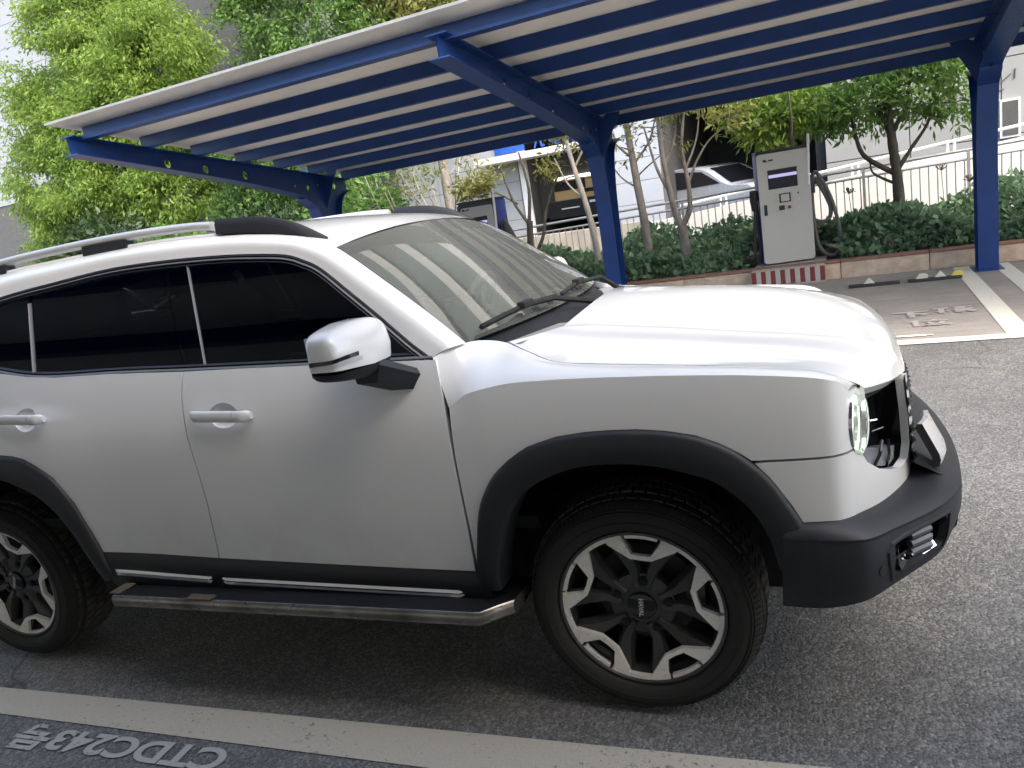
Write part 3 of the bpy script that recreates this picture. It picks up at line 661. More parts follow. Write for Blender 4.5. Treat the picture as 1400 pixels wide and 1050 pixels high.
G1='tall leafy trees left of the carport'; G2='young trees in the planter'
# the big yellow-green tree at the left
tree('broadleaf_tree','large bright yellow-green tree at the left edge, drooping foliage over the carport end',-15.6,13,0,
 ([(0,0,0),(.05,0,1.5),(-.05,0,3.0),(.1,.1,4.6),(.2,.1,6.2)],.26,.10),
 [([(0,0,2.6),(-.9,-.2,3.6),(-1.8,-.3,5.2)],.12,.05),([(0,0,3.0),(.8,-.3,3.9),(1.6,-.3,4.8)],.11,.05),([(.05,0,3.6),(-.5,.3,5.2),(-.7,.2,7.4)],.10,.04),([(0,0,2.3),(-1.3,-.5,2.9),(-2.6,-.7,3.4)],.09,.04)],
 [(-.4,0,7.4,1.9,1.5,1.6),(1.0,-.2,6.2,1.9,1.5,1.3),(-1.9,-.2,5.6,1.7,1.4,1.5),(.2,-.6,4.9,2.4,1.4,1.2),(1.9,-.3,4.6,1.5,1.2,1.0),(-2.4,-.5,4.0,1.6,1.2,1.2),(-.6,-.9,3.5,1.7,1.0,.9),(1.2,-.7,3.1,1.5,1.0,.8),(-2.6,-.6,2.6,1.3,1.0,.8),(.2,.4,9.2,1.8,1.4,1.4)],
 1500,118,.115,.155,'bark_dark','leaf_bright',G1,droop=.75,twigs=90,asp=.34)
tree('broadleaf_tree','mid green tree rising behind the bright tree above the carport edge',-11.2,15,0,
 ([(0,0,0),(.1,0,2.5),(0,0,5),(.1,0,7.5)],.20,.07),[([(0,0,3.4),(.8,0,4.8),(1.5,0,6.2)],.09,.03),([(0,0,3.8),(-.9,0,5.2),(-1.5,0,6.8)],.09,.03)],
 [(-1.4,0,6.9,1.3,1.1,1.3),(.2,0,6.2,1.5,1.1,1.1),(1.5,0,6.7,1.0,.9,.9),(.6,0,7.8,1.4,1,1.0),(-1.0,.2,5.0,1.2,1,.9),(.8,.2,4.6,1.2,1,.9),(-1.8,.2,8.3,1.3,1.1,1.2)],
 420,70,.12,.16,'bark_dark','leaf_mid',G1,droop=.5,twigs=50)
tree('broadleaf_tree','sparse yellowish tree top showing above the middle of the carport edge',-8.6,15.6,0,
 ([(0,0,0),(.0,0,3),(.1,0,5.6),(.0,0,7.4)],.14,.04),[([(0,0,4.4),(.7,0,5.4),(1.3,0,6.4)],.06,.02),([(0,0,4.6),(-.7,0,5.7),(-1.0,0,6.8)],.06,.02)],
 [(.0,0,6.7,1.0,.9,.9),(1.0,0,6.2,.8,.7,.6),(-.9,0,6.5,.9,.7,.8),(.4,0,7.9,1.2,.9,.9)],250,30,.16,.18,'bark_grey','leaf_olive',G1,droop=.4,twigs=40)
tree('broadleaf_tree','dark green tree under the left end of the carport roof',-10.9,12.2,0,
 ([(0,0,0),(.05,0,1.5),(.0,0,3.0),(.1,0,4.2)],.13,.06),[([(0,0,2.0),(.6,0,2.8),(1.1,0,3.3)],.05,.02),([(0,0,2.2),(-.6,0,2.9),(-1.0,0,3.4)],.05,.02)],
 [(.6,0,3.1,1.0,.7,.6),(-.6,0,3.3,.9,.7,.6),(0,.3,2.4,1.4,.8,.5),(1.4,.2,2.7,.7,.6,.5),(0,0,4.3,1.2,.9,.8),(-1.4,.2,2.4,.8,.6,.6)],420,56,.115,.14,'bark_dark','leaf_mid',G1,droop=.4,twigs=40)
def bush(label,u,v,blobs,n,per,leaf,mat,group='bushes below the left trees',z=.15):
    o=bthing('bush',label,'bush',u,v,z,group); cl,q=blob_points(blobs,n)
    mb=MB()
    for i in range(0,min(n,40)): mb.tube(twig((random.gauss(0,.08),random.gauss(0,.08),0),cl[i]),[.014,.012,.010,.008,.007,.006,.005][:len(twig((0,0,0),cl[i]))],4)
    mb.obj('stem',MAT['bark_dark'],o); m=n*per; C=np.repeat(cl,per,0)+RNG.normal(0,.11,(m,3)); D=np.repeat(q,per,0)+RNG.normal(0,.5,(m,3))
    link('foliage',leafmesh('foliage',leaves(C,D,leaf,.5,.15),MAT[mat]),o,stuff=True)
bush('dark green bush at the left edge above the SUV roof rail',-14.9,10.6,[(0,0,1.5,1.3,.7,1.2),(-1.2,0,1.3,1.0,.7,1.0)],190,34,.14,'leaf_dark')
bush('lighter green bush low between the SUV roof rail and the bright tree',-12.6,10.4,[(0,0,1.3,.9,.6,.8),(.8,.1,1.0,.7,.6,.8)],150,34,.12,'leaf_mid')
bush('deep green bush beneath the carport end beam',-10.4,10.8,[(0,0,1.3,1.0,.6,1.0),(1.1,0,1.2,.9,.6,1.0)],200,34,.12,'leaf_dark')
bush('small dark leafed bush left of the third carport column',-8.2,10.4,[(0,0,1.4,.6,.5,1.0),(.8,.2,1.5,.5,.5,.8)],150,30,.11,'leaf_mid')
# young trees in the planter
def vshape(base,n,h0,h1,spread,r0,r1,sd):
    rr=random.Random(sd); L=[]
    for k in range(n):
        a=2*math.pi*k/n+rr.uniform(-.5,.5); s=spread*rr.uniform(.6,1.1); h=rr.uniform(h0,h1)
        L.append(([base,(base[0]+math.cos(a)*s*.35,base[1]+math.sin(a)*s*.35,base[2]+(h-base[2])*.3+rr.uniform(-.05,.1)),(base[0]+math.cos(a)*s*.8,base[1]+math.sin(a)*s*.6,base[2]+(h-base[2])*.65),(base[0]+math.cos(a)*s,base[1]+math.sin(a)*s,h)],r0*rr.uniform(.8,1.1),r1))
    return L
tree('young_tree','stout dark trunked tree with leafy crown between the charger and the right column',1.17,9.9,.17,
 ([(0,0,0),(.0,0,.5),(-.02,0,1.0),(-.06,0,1.45),(-.10,0,2.0),(-.12,0,2.7)],.085,.040),
 [([(-.03,0,1.0),(-.22,0,1.13),(-.42,0,1.32),(-.50,0,1.62),(-.55,0,2.0)],.042,.018),([(-.03,0,.86),(-.22,0,.98),(-.32,0,1.08),(-.33,0,1.25)],.022,.009),([(0,0,1.05),(.17,0,1.3),(.35,0,1.55),(.5,0,1.9)],.032,.012),([(-.08,0,1.5),(-.2,.1,1.9),(-.28,.1,2.4)],.034,.014),([(-.08,0,1.5),(.1,-.1,1.8),(.2,-.1,2.3)],.03,.012)],
 [(-.35,0,1.95,.55,.5,.38),(.30,0,1.95,.50,.5,.40),(.0,0,2.5,.8,.6,.45),(.75,0,1.75,.30,.35,.22),(-.75,0,1.85,.25,.3,.22),(.55,0,2.4,.5,.5,.4)],230,26,.115,.10,'bark_dark','leaf_mid',G2,droop=.25,twigs=70,asp=.32,ltwig=.006)
tree('young_tree','bushy green tree crown just behind the top of the charging station',-.15,10.3,.17,
 ([(0,0,0),(.0,0,.8),(.0,0,1.3)],.05,.04),vshape((0,0,1.25),6,2.2,2.5,.8,.028,.010,3),
 [(-.30,0,1.95,.55,.5,.30),(.35,0,2.0,.5,.5,.30),(0,0,2.35,.8,.6,.35),(-.65,0,2.2,.3,.4,.2)],210,26,.115,.10,'bark_grey','leaf_bright',G2,droop=.25,twigs=50,asp=.34,ltwig=.006)
tree('young_tree','pale trunked multi-stemmed tree with thin leaves left of the charging station',-1.72,9.8,.17,
 ([(0,0,0),(.0,0,.35),(-.02,0,.70)],.085,.07),[([(-.02,0,.68),(-.10,0,.95),(-.16,0,1.4),(-.20,0,2.0),(-.2,0,2.6)],.055,.022),([(-.02,0,.68),(.12,0,.92),(.14,.0,1.3),(.10,0,1.8),(.2,0,2.4)],.045,.018),([(-.14,0,1.2),(-.3,0,1.6),(-.42,0,2.2)],.03,.012),([(.14,0,1.3),(.3,0,1.6),(.5,0,1.85),(.75,0,2.0)],.022,.008),([(.12,0,1.5),(.3,.1,1.9),(.4,.1,2.4)],.02,.008),([(-.18,0,1.6),(0,.1,2.0),(.05,.1,2.5)],.024,.009)],
 [(.3,0,2.45,.5,.4,.22),(.85,0,2.1,.35,.35,.15),(-.1,0,2.6,.6,.5,.25),(.15,0,1.80,.12,.2,.12)],80,18,.11,.10,'bark_grey','leaf_olive',G2,droop=.25,twigs=60,asp=.32,ltwig=.006)
tree('young_tree','bare thin tree with knobbly grey trunk right of the middle column',-2.3,9.9,.17,
 ([(0,0,0),(-.01,0,.7),(-.06,0,1.4),(-.10,0,2.0),(-.14,0,2.6)],.075,.04),[([(-.06,0,1.35),(-.3,0,1.55),(-.5,0,1.9)],.018,.006),([(-.07,0,1.5),(.15,0,1.65),(.4,0,1.8)],.016,.006),([(-.09,0,1.8),(-.35,.1,2.05),(-.5,.1,2.4)],.02,.008),([(-.08,0,1.7),(.2,0,2.0),(.35,0,2.4)],.02,.008)],
 [(-.1,0,2.3,.45,.4,.35),(-.4,0,1.9,.3,.3,.3),(.25,0,2.1,.3,.3,.3)],60,4,.10,.10,'bark_grey','leaf_olive',G2,droop=.2,twigs=50,asp=.32,ltwig=.007)
tree('young_tree','pale slender leaning trunk just left of the middle column',-3.12,9.9,.17,
 ([(0,0,0),(-.02,0,.7),(-.10,0,1.3),(-.22,0,1.9),(-.30,0,2.5)],.06,.03),[([(-.10,0,1.3),(-.35,0,1.6),(-.5,0,2.0)],.02,.008),([(-.2,0,1.8),(.0,0,2.1),(.1,0,2.5)],.02,.008)],
 [(-.3,0,2.5,.4,.4,.2),(0,0,2.6,.4,.3,.2)],40,10,.10,.10,'bark_pale','leaf_olive',G2,droop=.2,twigs=30,asp=.32,ltwig=.006)
tree('young_tree','dark forked tree with yellowish leaf tufts rising behind the half-hidden charging station',-4.35,10.0,.17,
 ([(0,0,0),(.05,0,.6),(.12,0,1.1)],.06,.05),[([(.02,0,.4),(.30,0,.8),(.42,0,1.2),(.62,0,1.6),(.9,0,1.95)],.035,.014),([(.1,0,1.05),(-.12,0,1.45),(-.25,0,2.0)],.03,.012),([(.1,0,1.05),(.18,0,1.6),(.1,0,2.2)],.034,.014),([(-.05,0,1.4),(-.35,0,1.6),(-.6,0,1.7)],.016,.006),([(.6,0,1.6),(.95,0,1.68),(1.25,0,1.62),(1.5,0,1.8)],.014,.006)],
 [(.62,0,1.88,.22,.2,.16),(-.75,0,1.85,.32,.25,.22),(1.0,0,2.3,.35,.3,.15)],60,17,.11,.09,'bark_dark','leaf_olive',G2,droop=.2,twigs=70,asp=.34,ltwig=.007)
tree('young_tree','nearly bare many-stemmed shrub tree between third column and half-hidden charger',-5.9,10.4,.17,
 ([(0,0,0),(.0,0,.5),(.0,0,.9)],.05,.045),vshape((0,0,.85),9,1.9,2.5,.9,.022,.007,11),
 [(-.8,0,2.0,.35,.3,.3),(.6,0,1.75,.40,.3,.28),(0,0,2.4,.9,.4,.3),(.9,0,2.0,.3,.3,.2)],90,5,.11,.10,'bark_pale','leaf_olive',G2,droop=.2,twigs=80,asp=.34,ltwig=.006)
tree('young_tree','thin bare stems with few leaves right beside the third column',-7.0,10.6,.17,
 ([(0,0,0),(.0,0,.5),(.0,0,.9)],.045,.04),vshape((0,0,.85),7,1.9,2.5,.7,.020,.007,12),
 [(-.5,0,1.8,.35,.3,.3),(.3,0,2.2,.6,.3,.3)],60,5,.11,.10,'bark_pale','leaf_mid',G2,droop=.2,twigs=50,asp=.34,ltwig=.006)
# ground-cover hedge in the planter: leaves nobody could count
n=56000; U=RNG.uniform(-12,7.5,n); W=RNG.uniform(9.02,11.2,n); ok=~(((np.abs(U+.21)<.62)|(np.abs(U+4.74)<.6))&(W<9.62)); U=U[ok]; W=W[ok]; n=len(U)
hh=.34+.16*np.sin(U*1.3+1)*np.sin(W*2.1)+.10*np.sin(U*3.7+W)+.16*(W-9)/2.2
edge=np.clip((W-8.95)/.35,0.25,1); zz=.17+hh*edge*RNG.uniform(.05,1,n)**.45
C=np.stack([U,W,zz],1); D=np.stack([RNG.normal(0,.6,n),-.5+RNG.normal(0,.5,n),RNG.uniform(.1,.8,n)],1)
hd=link('ground_cover',leafmesh('ground_cover',leaves(C,D,.105,.62,.1,.35),MAT['leaf_hedge'])); hd['kind']='stuff'; hd['label']='dense dark green ground cover in the planter'; hd.location=(0,0,0); hd.rotation_euler=(0,0,TH)
# dry flower heads standing out of the ground cover
def flower(u,v,h,label):
    o=bthing('flower_stalk',label,'plant',u,v,.4,'dry flower stalks in the planter'); m=MB(); m.tube([(0,0,0),(.02,0,h*.5),(.0,0,h)],.005,5); m.obj('stalk',MAT['bark_grey'],o)
    m=MB()
    for k in range(16):
        a=k*2.399; e=random.uniform(.2,1.3); d=Vector((math.cos(a)*math.sin(e),math.sin(a)*math.sin(e),math.cos(e)))*.10; m.tube([(0,0,h),tuple(Vector((0,0,h))+d)],[.003,.007],4)
    m.obj('flower_head',MAT['bark_dark'],o)
flower(.55,10.6,.55,'dry round flower head on a stalk just right of the cable loop'); flower(2.05,10.4,.50,'dark dry flower head left of the right-hand column'); flower(1.75,10.8,.68,'tall thin dry flower stalk right of the stout trunk')
# ---------------------------------------------------------------- the white SUV
def carpaint():
    M=NT('white_paint'); v=M.coord(); n=M.noise(v,2.0,4); n2=M.noise(v,260,2)
    sx=M.n('ShaderNodeSeparateXYZ'); M.l(v,sx.inputs[0]); lo=M.ramp(sx.outputs[2],[(.40,g(1)),(.80,g(0))]); sp=M.ramp(M.noise(v,5,6,.7),[(.35,g(0)),(.75,g(.55))]); dirt=M.mix(1.0,lo,sp,'MULTIPLY')
    M.set(Base_Color=M.mix(dirt,M.ramp(n,[(.3,c4(.68,.685,.68)),(.7,c4(.715,.72,.715))]),c4(.40,.36,.30)),Roughness=.32,Coat_Weight=1.0,Coat_Roughness=.035,Specular_IOR_Level=.5); return M.m
MAT['paint']=carpaint()
def plastic(name,col,r):
    M=NT(name); v=M.coord(); n=M.noise(v,420,3); n2=M.noise(v,3,5); M.set(Base_Color=M.ramp(n2,[(.3,scale4(col,.85)),(.7,scale4(col,1.2))]),Roughness=M.ramp(n2,[(.3,g(r*.9)),(.7,g(r*1.12))]),Specular_IOR_Level=.45); M.bump(n,.12,.002); return M.m
MAT['clad']=plastic('black_cladding',c4(.013,.0145,.018),.50); MAT['gloss_black']=plain('gloss_black',c4(.007,.008,.010),.07,var=.02); MAT['under']=plain('underbody',c4(.008,.008,.008),.9)
MAT['trim_metal']=plain('trim_metal',c4(.13,.13,.135),.42,metal=.25,var=.05); MAT['chrome']=plain('chrome',c4(.62,.62,.63),.10,metal=1.0,var=.05); MAT['alu']=plain('brushed_rail',c4(.62,.62,.61),.35,metal=.5,var=.05); MAT['grime']=plain('dirty_chrome',c4(.24,.225,.20),.30,metal=.85,var=.5,scale=7)
MAT['wheel_black']=plain('wheel_black',c4(.040,.040,.039),.38,var=.3,scale=15); MAT['wheel_alu']=plain('machined_alloy',c4(.80,.77,.71),.30,metal=.15,var=.08,scale=20)
def rubber():
    M=NT('tyre_rubber'); v=M.coord(); n=M.noise(v,5,5,.6); n2=M.noise(v,60,4); M.set(Base_Color=M.ramp(n,[(.35,c4(.010,.010,.0095)),(.75,c4(.022,.020,.017))]),Roughness=.75); M.bump(n2,.25,.004); return M.m
MAT['tyre']=rubber()
def tread():
    M=NT('tyre_tread'); v=M.coord(); n=M.noise(v,30,4); M.set(Base_Color=M.ramp(n,[(.3,c4(.03,.028,.025)),(.7,c4(.09,.082,.07))]),Roughness=.85); M.bump(n,.5,.01); return M.m
MAT['tread']=tread()
def glassmat(name,tint,ior,rough=.0,veil=0,gcol=(1,1,1,1)):
    M=NT(name); fr=M.n('ShaderNodeFresnel'); fr.inputs[0].default_value=ior; tr=M.n('ShaderNodeBsdfTransparent'); tr.inputs[0].default_value=tint; gl=M.n('ShaderNodeBsdfGlossy'); gl.inputs[1].default_value=rough; gl.inputs[0].default_value=gcol
    mx=M.n('ShaderNodeMixShader'); M.l(fr.outputs[0],mx.inputs[0]); M.l(tr.outputs[0],mx.inputs[1]); M.l(gl.outputs[0],mx.inputs[2])
    if veil:
        df=M.n('ShaderNodeBsdfDiffuse'); df.inputs[0].default_value=c4(.52,.55,.50); v=M.coord(); nz=M.ramp(M.noise(v,1.6,5),[(.3,g(veil*.75)),(.7,g(veil*1.25))]); m2=M.n('ShaderNodeMixShader'); M.l(nz,m2.inputs[0]); M.l(mx.outputs[0],m2.inputs[1]); M.l(df.outputs[0],m2.inputs[2]); mx=m2
    M.l(mx.outputs[0],M.out.inputs[0]); return M.m
MAT['screen_g']=glassmat('windscreen_glass',c4(.62,.67,.63),2.1,.0,.11); MAT['side_g']=glassmat('privacy_glass',c4(.05,.05,.065),1.55,gcol=c4(.72,.82,1.0)); MAT['lens']=glassmat('lamp_lens',c4(.88,.92,.88),1.45)
MAT['interior']=plain('interior_grey',c4(.24,.24,.23),.7,var=.15); MAT['seat']=plain('seat_fabric',c4(.05,.048,.047),.8); MAT['lampglow']=emis('lamp_glow',c4(.94,1.0,.90),.34); MAT['lamp_white']=plain('lamp_reflector_white',c4(.78,.82,.78),.12,metal=.35,var=.1,scale=40); MAT['mirror']=plain('mirror_glass',c4(.5,.5,.5),.03,metal=1.0)
MAT['silver_plate']=plain('satin_silver',c4(.62,.62,.62),.30,metal=.35,var=.04,coat=.5)
ORG=(-1.37,CY,0.0)
car=thing('suv','white boxy SUV with black wheel arch cladding and roof rails, in the foreground','car',ORG)
def emit(name,V,F,mat,parent=None,N=None,smooth=38.0,both=True,label=None):
    res=[]
    V=[(v[0],v[1],v[2]-.028*(v[1]-.08)) for v in V]        # the body leans a little on its springs
    for mir in ((False,True) if both else (False,)):
        if mir: V2=[(v[0]-ORG[0],2*CY-v[1]-ORG[1],v[2]-.028*(2*CY-2*v[1])) for v in V]; F2=[tuple(f)[::-1] for f in F]; N2=[(n[0],-n[1],n[2]) for n in N] if N else None
        else: V2=[(v[0]-ORG[0],v[1]-ORG[1],v[2]) for v in V]; F2=[tuple(f) for f in F]; N2=[tuple(n) for n in N] if N else None
        mb=MB(); mb.add(V2,F2); par=parent[1 if mir else 0] if isinstance(parent,(list,tuple)) else parent
        res.append(mb.obj(name,mat,par or car,smooth,recalc=(N is None),N=N2,label=label))
    return res if both else res[0]
def emb(name,mb,mat,parent=None,smooth=38.0,both=True): return emit(name,mb.V,mb.F,mat,parent,None,smooth,both)
def pane(name,outline,fn,mat,parent=None,both=True,**k):
    V,F,N=patch(outline,fn,**k); return emit(name,V,F,mat,parent,N,both=both)
# --- side panels
GAP_R=[(-1.489,1.218),(-1.498,1.138),(-1.489,.989),(-1.478,.86),(-1.476,.745),(-1.486,.63),(-1.501,.529)]
GAP_F=[(-.512,1.184),(-.494,1.079),(-.488,.90),(-.486,.661),(-.492,.50)]
def ell(cx,cz,a,b,n=20): return [(cx+a*math.cos(2*math.pi*k/n),cz+b*math.sin(2*math.pi*k/n)) for k in range(n)]
cupF=ell(-1.322,1.060,.060,.043); cupR=ell(-2.262,1.092,.060,.043)
fd=[*GAP_F,(-.756,.506),(-1.065,.515),*GAP_R[::-1],(-1.25,1.211),(-1.03,1.203),(-.75,1.194)]
RF=[(-2.055,.548),(-2.072,.633),(-2.109,.758),(-2.18,.865),(-2.25,.912),(-2.308,.942),(-2.36,.955),(-2.47,.966)]
rd=[*GAP_R,(-1.773,.541),*RF,(-2.475,1.285),(-2.41,1.275),(-2.26,1.252),(-2.11,1.240),(-1.83,1.234)]
door_f=pane('front_door',fd,side,MAT['paint'],holes=[cupF],gap=.0028,hole_lip=False); door_r=pane('rear_door',rd,side,MAT['paint'],holes=[cupR],gap=.0028,hole_lip=False)
def bowl(c):
    return lambda a,b:(lambda s,z,r:(lambda q:(q[0],q[1]+.015*max(0,1-r*r)**.5,q[2]))(side(s,z)))(c[0]+a,c[1]+b,min(1,math.hypot(a/.062,b/.045)))
for cup,c,dr in ((cupF,(-1.322,1.060),door_f),(cupR,(-2.262,1.092),door_r)):
    pane('handle_recess',ell(0,0,.0615,.0445,24),bowl(c),MAT['paint'],dr,res=.012,lip=0,gap=0)
for (x0,x1,z0,z1),dr in (((-1.447,-1.196,1.044,1.068),door_f),((-2.392,-2.146,1.082,1.094),door_r)):
    rows=[];n=26
    for i in range(n):
        t=i/(n-1); x=x0+(x1-x0)*t; zc=z0+.026-(.012)*t; e=min(1,min(t,1-t)/.05)**.5
        y=side(x,zc)[1]-.012-.018*min(1,min(t,1-t)/.10); a=.020*(.62+.38*e); b=.010
        rows.append([(x,y+b*math.cos(q),zc+a*math.copysign(abs(math.sin(q))**.7,math.sin(q))) for q in [2*math.pi*k/14 for k in range(14)]])
    for nm,R_ in (('door_handle',rows[:20]),('handle_cap',[[(q[0]+.0025,q[1],q[2]) for q in rows[19]]]+rows[20:])):
        mb=MB(); mb.loft(R_,closed=True); mb.F+=[tuple(range(14)),tuple(range((len(R_)-1)*14,len(R_)*14))]; emb(nm,mb,MAT['paint'],dr)
# --- fender side, with its top shelf
FL=[(-.470,.585),(-.438,.711),(-.405,.778),(-.367,.829),(-.313,.874),(-.249,.912),(-.157,.939),(-.07,.949),(.0,.951),(.074,.950),(.150,.942),(.228,.926),(.285,.902),(.335,.872)]
CR=[(-.479,1.040),(-.449,1.060),(-.409,1.081),(-.335,1.096),(-.267,1.103),(-.16,1.104),(-.051,1.102),(.148,1.094),(.334,1.082),(.47,1.067),(.540,1.055),(.590,1.040),(.622,1.022),(.650,1.000)]
CRs=catmull(CR,6)
fen=[(-.483,.497),*FL,(.365,.848),(.655,.848),(.656,.89),(.650,.94),(.658,.966),(.676,.985),(.702,.990),(.690,1.001),*[q for q in CRs[::-1]],(-.484,.90),(-.481,.661)]
fender=pane('front_fender',fen,side,MAT['paint'],res=.017,gap=.0012)
HT=[(-.528,.103,1.187),(-.468,.150,1.207),(-.418,.200,1.210),(-.350,.238,1.193),(-.262,.186,1.168),(-.175,.152,1.137),(-.08,.15,1.1215),(.13,.15,1.1015),(.33,.15,1.0815),(.47,.15,1.064),(.53,.15,1.054),(.580,.152,1.034),(.612,.160,1.016),(.636,.178,1.000)]
HTs=catmull(HT,6)
rows=[]
for (s,z),h in zip(CRs,HTs):
    c=Vector(side(s,z-.001)); H=Vector(h); t=[]
    w=1-sstep(-.479,-.36,s)                           # at the door gap the strip stays a plain standing surface
    for k in range(11):
        q=k/10
        fl=c.lerp(H,q); ht=(H.z-c.z)
        r=.011*math.sin(math.pi*min(1,q*1.15))**.55*(1-w) if 0<q<.87 else 0
        if w>0 and False:
            zz=c.z+ht*q; st=Vector((c.x+(H.x-c.x)*q,side(-.49,zz)[1]+(H.y-.098)*q,zz)); fl=fl.lerp(st,w)
        p_=fl+Vector((0,-.002*math.sin(math.pi*q),r)); t.append(tuple(p_))
    t.append((t[-1][0],t[-1][1]+.002,t[-1][2]-.03)); rows.append(t)
mb=MB(); mb.loft(rows); emb('fender_top',mb,MAT['paint'],fender,smooth=60)
# --- bonnet
E_=[(-.335,.250,1.190),(-.255,.191,1.164),(-.17,.158,1.135),(-.08,.156,1.122),(.13,.156,1.102),(.33,.156,1.082),(.50,.156,1.060),(.582,.158,1.034),(.634,.176,1.005),(.650,.184,.991)]
C_=[(-.215,.45,1.193),(-.175,.465,1.190),(-.12,.475,1.185),(-.05,.48,1.175),(.13,.485,1.150),(.33,.485,1.120),(.52,.485,1.092),(.648,.485,1.066),(.740,.485,1.026),(.777,.485,.957)]
M_=[(-.185,CY,1.232),(-.15,CY,1.231),(-.09,CY,1.228),(-.0,CY,1.221),(.15,CY,1.210),(.35,CY,1.187),(.54,CY,1.146),(.69,CY,1.084),(.778,CY,1.015),(.804,CY,.947)]
E_,C_,M_=[catmull(q,6) for q in (E_,C_,M_)]
gz=pchip([(0,0),(.12,-.015),(.28,-.01),(.33,.03),(.48,.64),(.53,.71),(.78,.83),(.85,.88),(.93,.985),(1,1)]); gx=pchip([(0,0),(.5,.62),(1,1)])
def hoodrow(i):
    e,c,m=Vector(E_[i]),Vector(C_[i]),Vector(M_[i]); t=i/(len(E_)-1); R=[]; flat=sstep(.62,.9,t)
    for k in range(41):
        w=k/40; zz=e.z+(c.z-e.z)*(gz(w)*(1-flat)+(w**.8)*flat); R.append((e.x+(c.x-e.x)*gx(w),e.y+(c.y-e.y)*w,zz))
    for k in range(1,15):
        w=k/14; a=1-(1-w)**1.7; R.append((c.x+(m.x-c.x)*(1-(1-w)**2),c.y+(m.y-c.y)*w,c.z+(m.z-c.z)*a))
    return R+[(p_[0],2*CY-p_[1],p_[2]) for p_ in R[-2::-1]]
rows=[hoodrow(i) for i in range(len(E_))]
lo=[(p_[0]-.02,p_[1],p_[2]-.02) for p_ in rows[-1]]; rows.append(lo)
hi_=[(p_[0]+.0,p_[1],p_[2]-.02) for p_ in rows[0]]; rows.insert(0,hi_)
mb=MB(); mb.loft(rows)
for sd in (0,-1): mb.loft([[r[sd] for r in rows],[(r[sd][0],r[sd][1],r[sd][2]-.03) for r in rows]])
emb('bonnet',mb,MAT['paint'],smooth=60,both=False)
SE=[((a[0]+b[0])/2,(a[1]+b[1])/2-.001,max(a[2],b[2])-.0045) for a,b in zip(E_[2:50],[min(HTs,key=lambda h:abs(h[0]-a[0])+abs(h[1]-a[1])) for a in E_[2:50]])]
mb=MB(); mb.tube(catmull(SE[::3]+[SE[-1]],4),.0042,6); emb('bonnet_gap_line',mb,MAT['under'],fender)  # black tube drawn in for the shaded gap between bonnet and fender
# --- white band over the windows: pillar and cantrail
Lc=[(-.538,1.184),(-.612,1.24),(-.712,1.325),(-.815,1.408),(-.923,1.493),(-.993,1.529),(-1.065,1.554),(-1.184,1.571),(-1.339,1.586),(-1.586,1.599),(-1.851,1.602),(-2.135,1.585),(-2.44,1.560),(-2.9,1.49),(-3.25,1.40)]
Uc=[(-.440,1.212),(-.515,1.275),(-.612,1.351),(-.715,1.428),(-.838,1.518),(-.925,1.570),(-1.036,1.606),(-1.184,1.633),(-1.34,1.651),(-1.588,1.664),(-1.853,1.667),(-2.138,1.66),(-2.444,1.65),(-2.95,1.610),(-3.35,1.53)]
Ls=catmull(Lc,5); Us=catmull(Uc,5); rows=[]
def ycol(x,z): return glassy(x,z)
for a,b in zip(Ls,Us):
    A=Vector((a[0],glassy(*a)-.004,a[1])); B=Vector((b[0],glassy(*b)+.030,b[1])); r=[]
    for k in range(9):
        t=k/8; p_=A.lerp(B,t); p_.y-=.020*math.sin(math.pi*t**1.3)**.9; p_.z+=.006*math.sin(math.pi*t); r.append(tuple(p_))
    rows.append([(A.x,A.y+.02,A.z-.004)]+r)
mb=MB(); mb.loft(rows); emb('cantrail',mb,MAT['paint'],smooth=60)
# --- windscreen, roof
def edgeU(i): b=Us[i]; return Vector((b[0],glassy(*b)+.033,b[1]))
iU=[i for i in range(len(Us)) if Us[i][0]>=-.905]; nU=len(iU)
def wsrow(i,t):
    e=edgeU(i); m=Vector((-.325-.525*t,CY,1.222+.382*t+.014*math.sin(math.pi*t))); R=[]
    for k in range(31):
        y=e.y+(2*CY-2*e.y)*k/30; q=abs((y-CY)/(CY-e.y))**2.0; R.append((m.x+(e.x-m.x)*q,y,m.z+(e.z-m.z)*q))
    return R
wr=[wsrow(i,k/(nU-1)) for k,i in enumerate(iU)]
mb=MB(); mb.loft(wr); ws=emit('windscreen',mb.V,mb.F,MAT['screen_g'],smooth=70,both=False)
# black border printed on the glass, just inside it
def inn(p_): return (p_[0]-.006,p_[1],p_[2]-.006)
mb=MB(); 
mb.loft([[inn(r[0]) for r in wr],[inn(r[1]) for r in wr]]); mb.loft([[inn(r[-2]) for r in wr],[inn(r[-1]) for r in wr]])
mb.loft([[inn(q) for q in wr[-1]],[inn(q) for q in wr[-2]],[inn(q) for q in wr[-4]]]); mb.loft([[inn(q) for q in wr[0]],[inn(q) for q in wr[2]]])
emit('glass_border',mb.V,mb.F,MAT['gloss_black'],ws,both=False,smooth=70)
RM=pchip([(-3.45,1.60),(-3.1,1.655),(-2.6,1.69),(-2,1.70),(-1.5,1.69),(-1.2,1.672),(-1.0,1.646),(-.85,1.606)])
rows=[]
for i in range(iU[-1],len(Us)):
    e=edgeU(i); t=(e.x-edgeU(iU[-1]).x)/(-3.35-edgeU(iU[-1]).x); mx=-.85+(-3.45+.85)*t; m=Vector((mx,CY,RM(mx))); R=[]
    for k in range(31):
        y=e.y+(2*CY-2*e.y)*k/30; q=abs((y-CY)/(CY-e.y))**2.4; R.append((m.x+(e.x-m.x)*q,y,m.z+(e.z-m.z)*q))
    rows.append(R)
mb=MB(); mb.loft(rows); emit('roof',mb.V,mb.F,MAT['paint'],smooth=60,both=False)
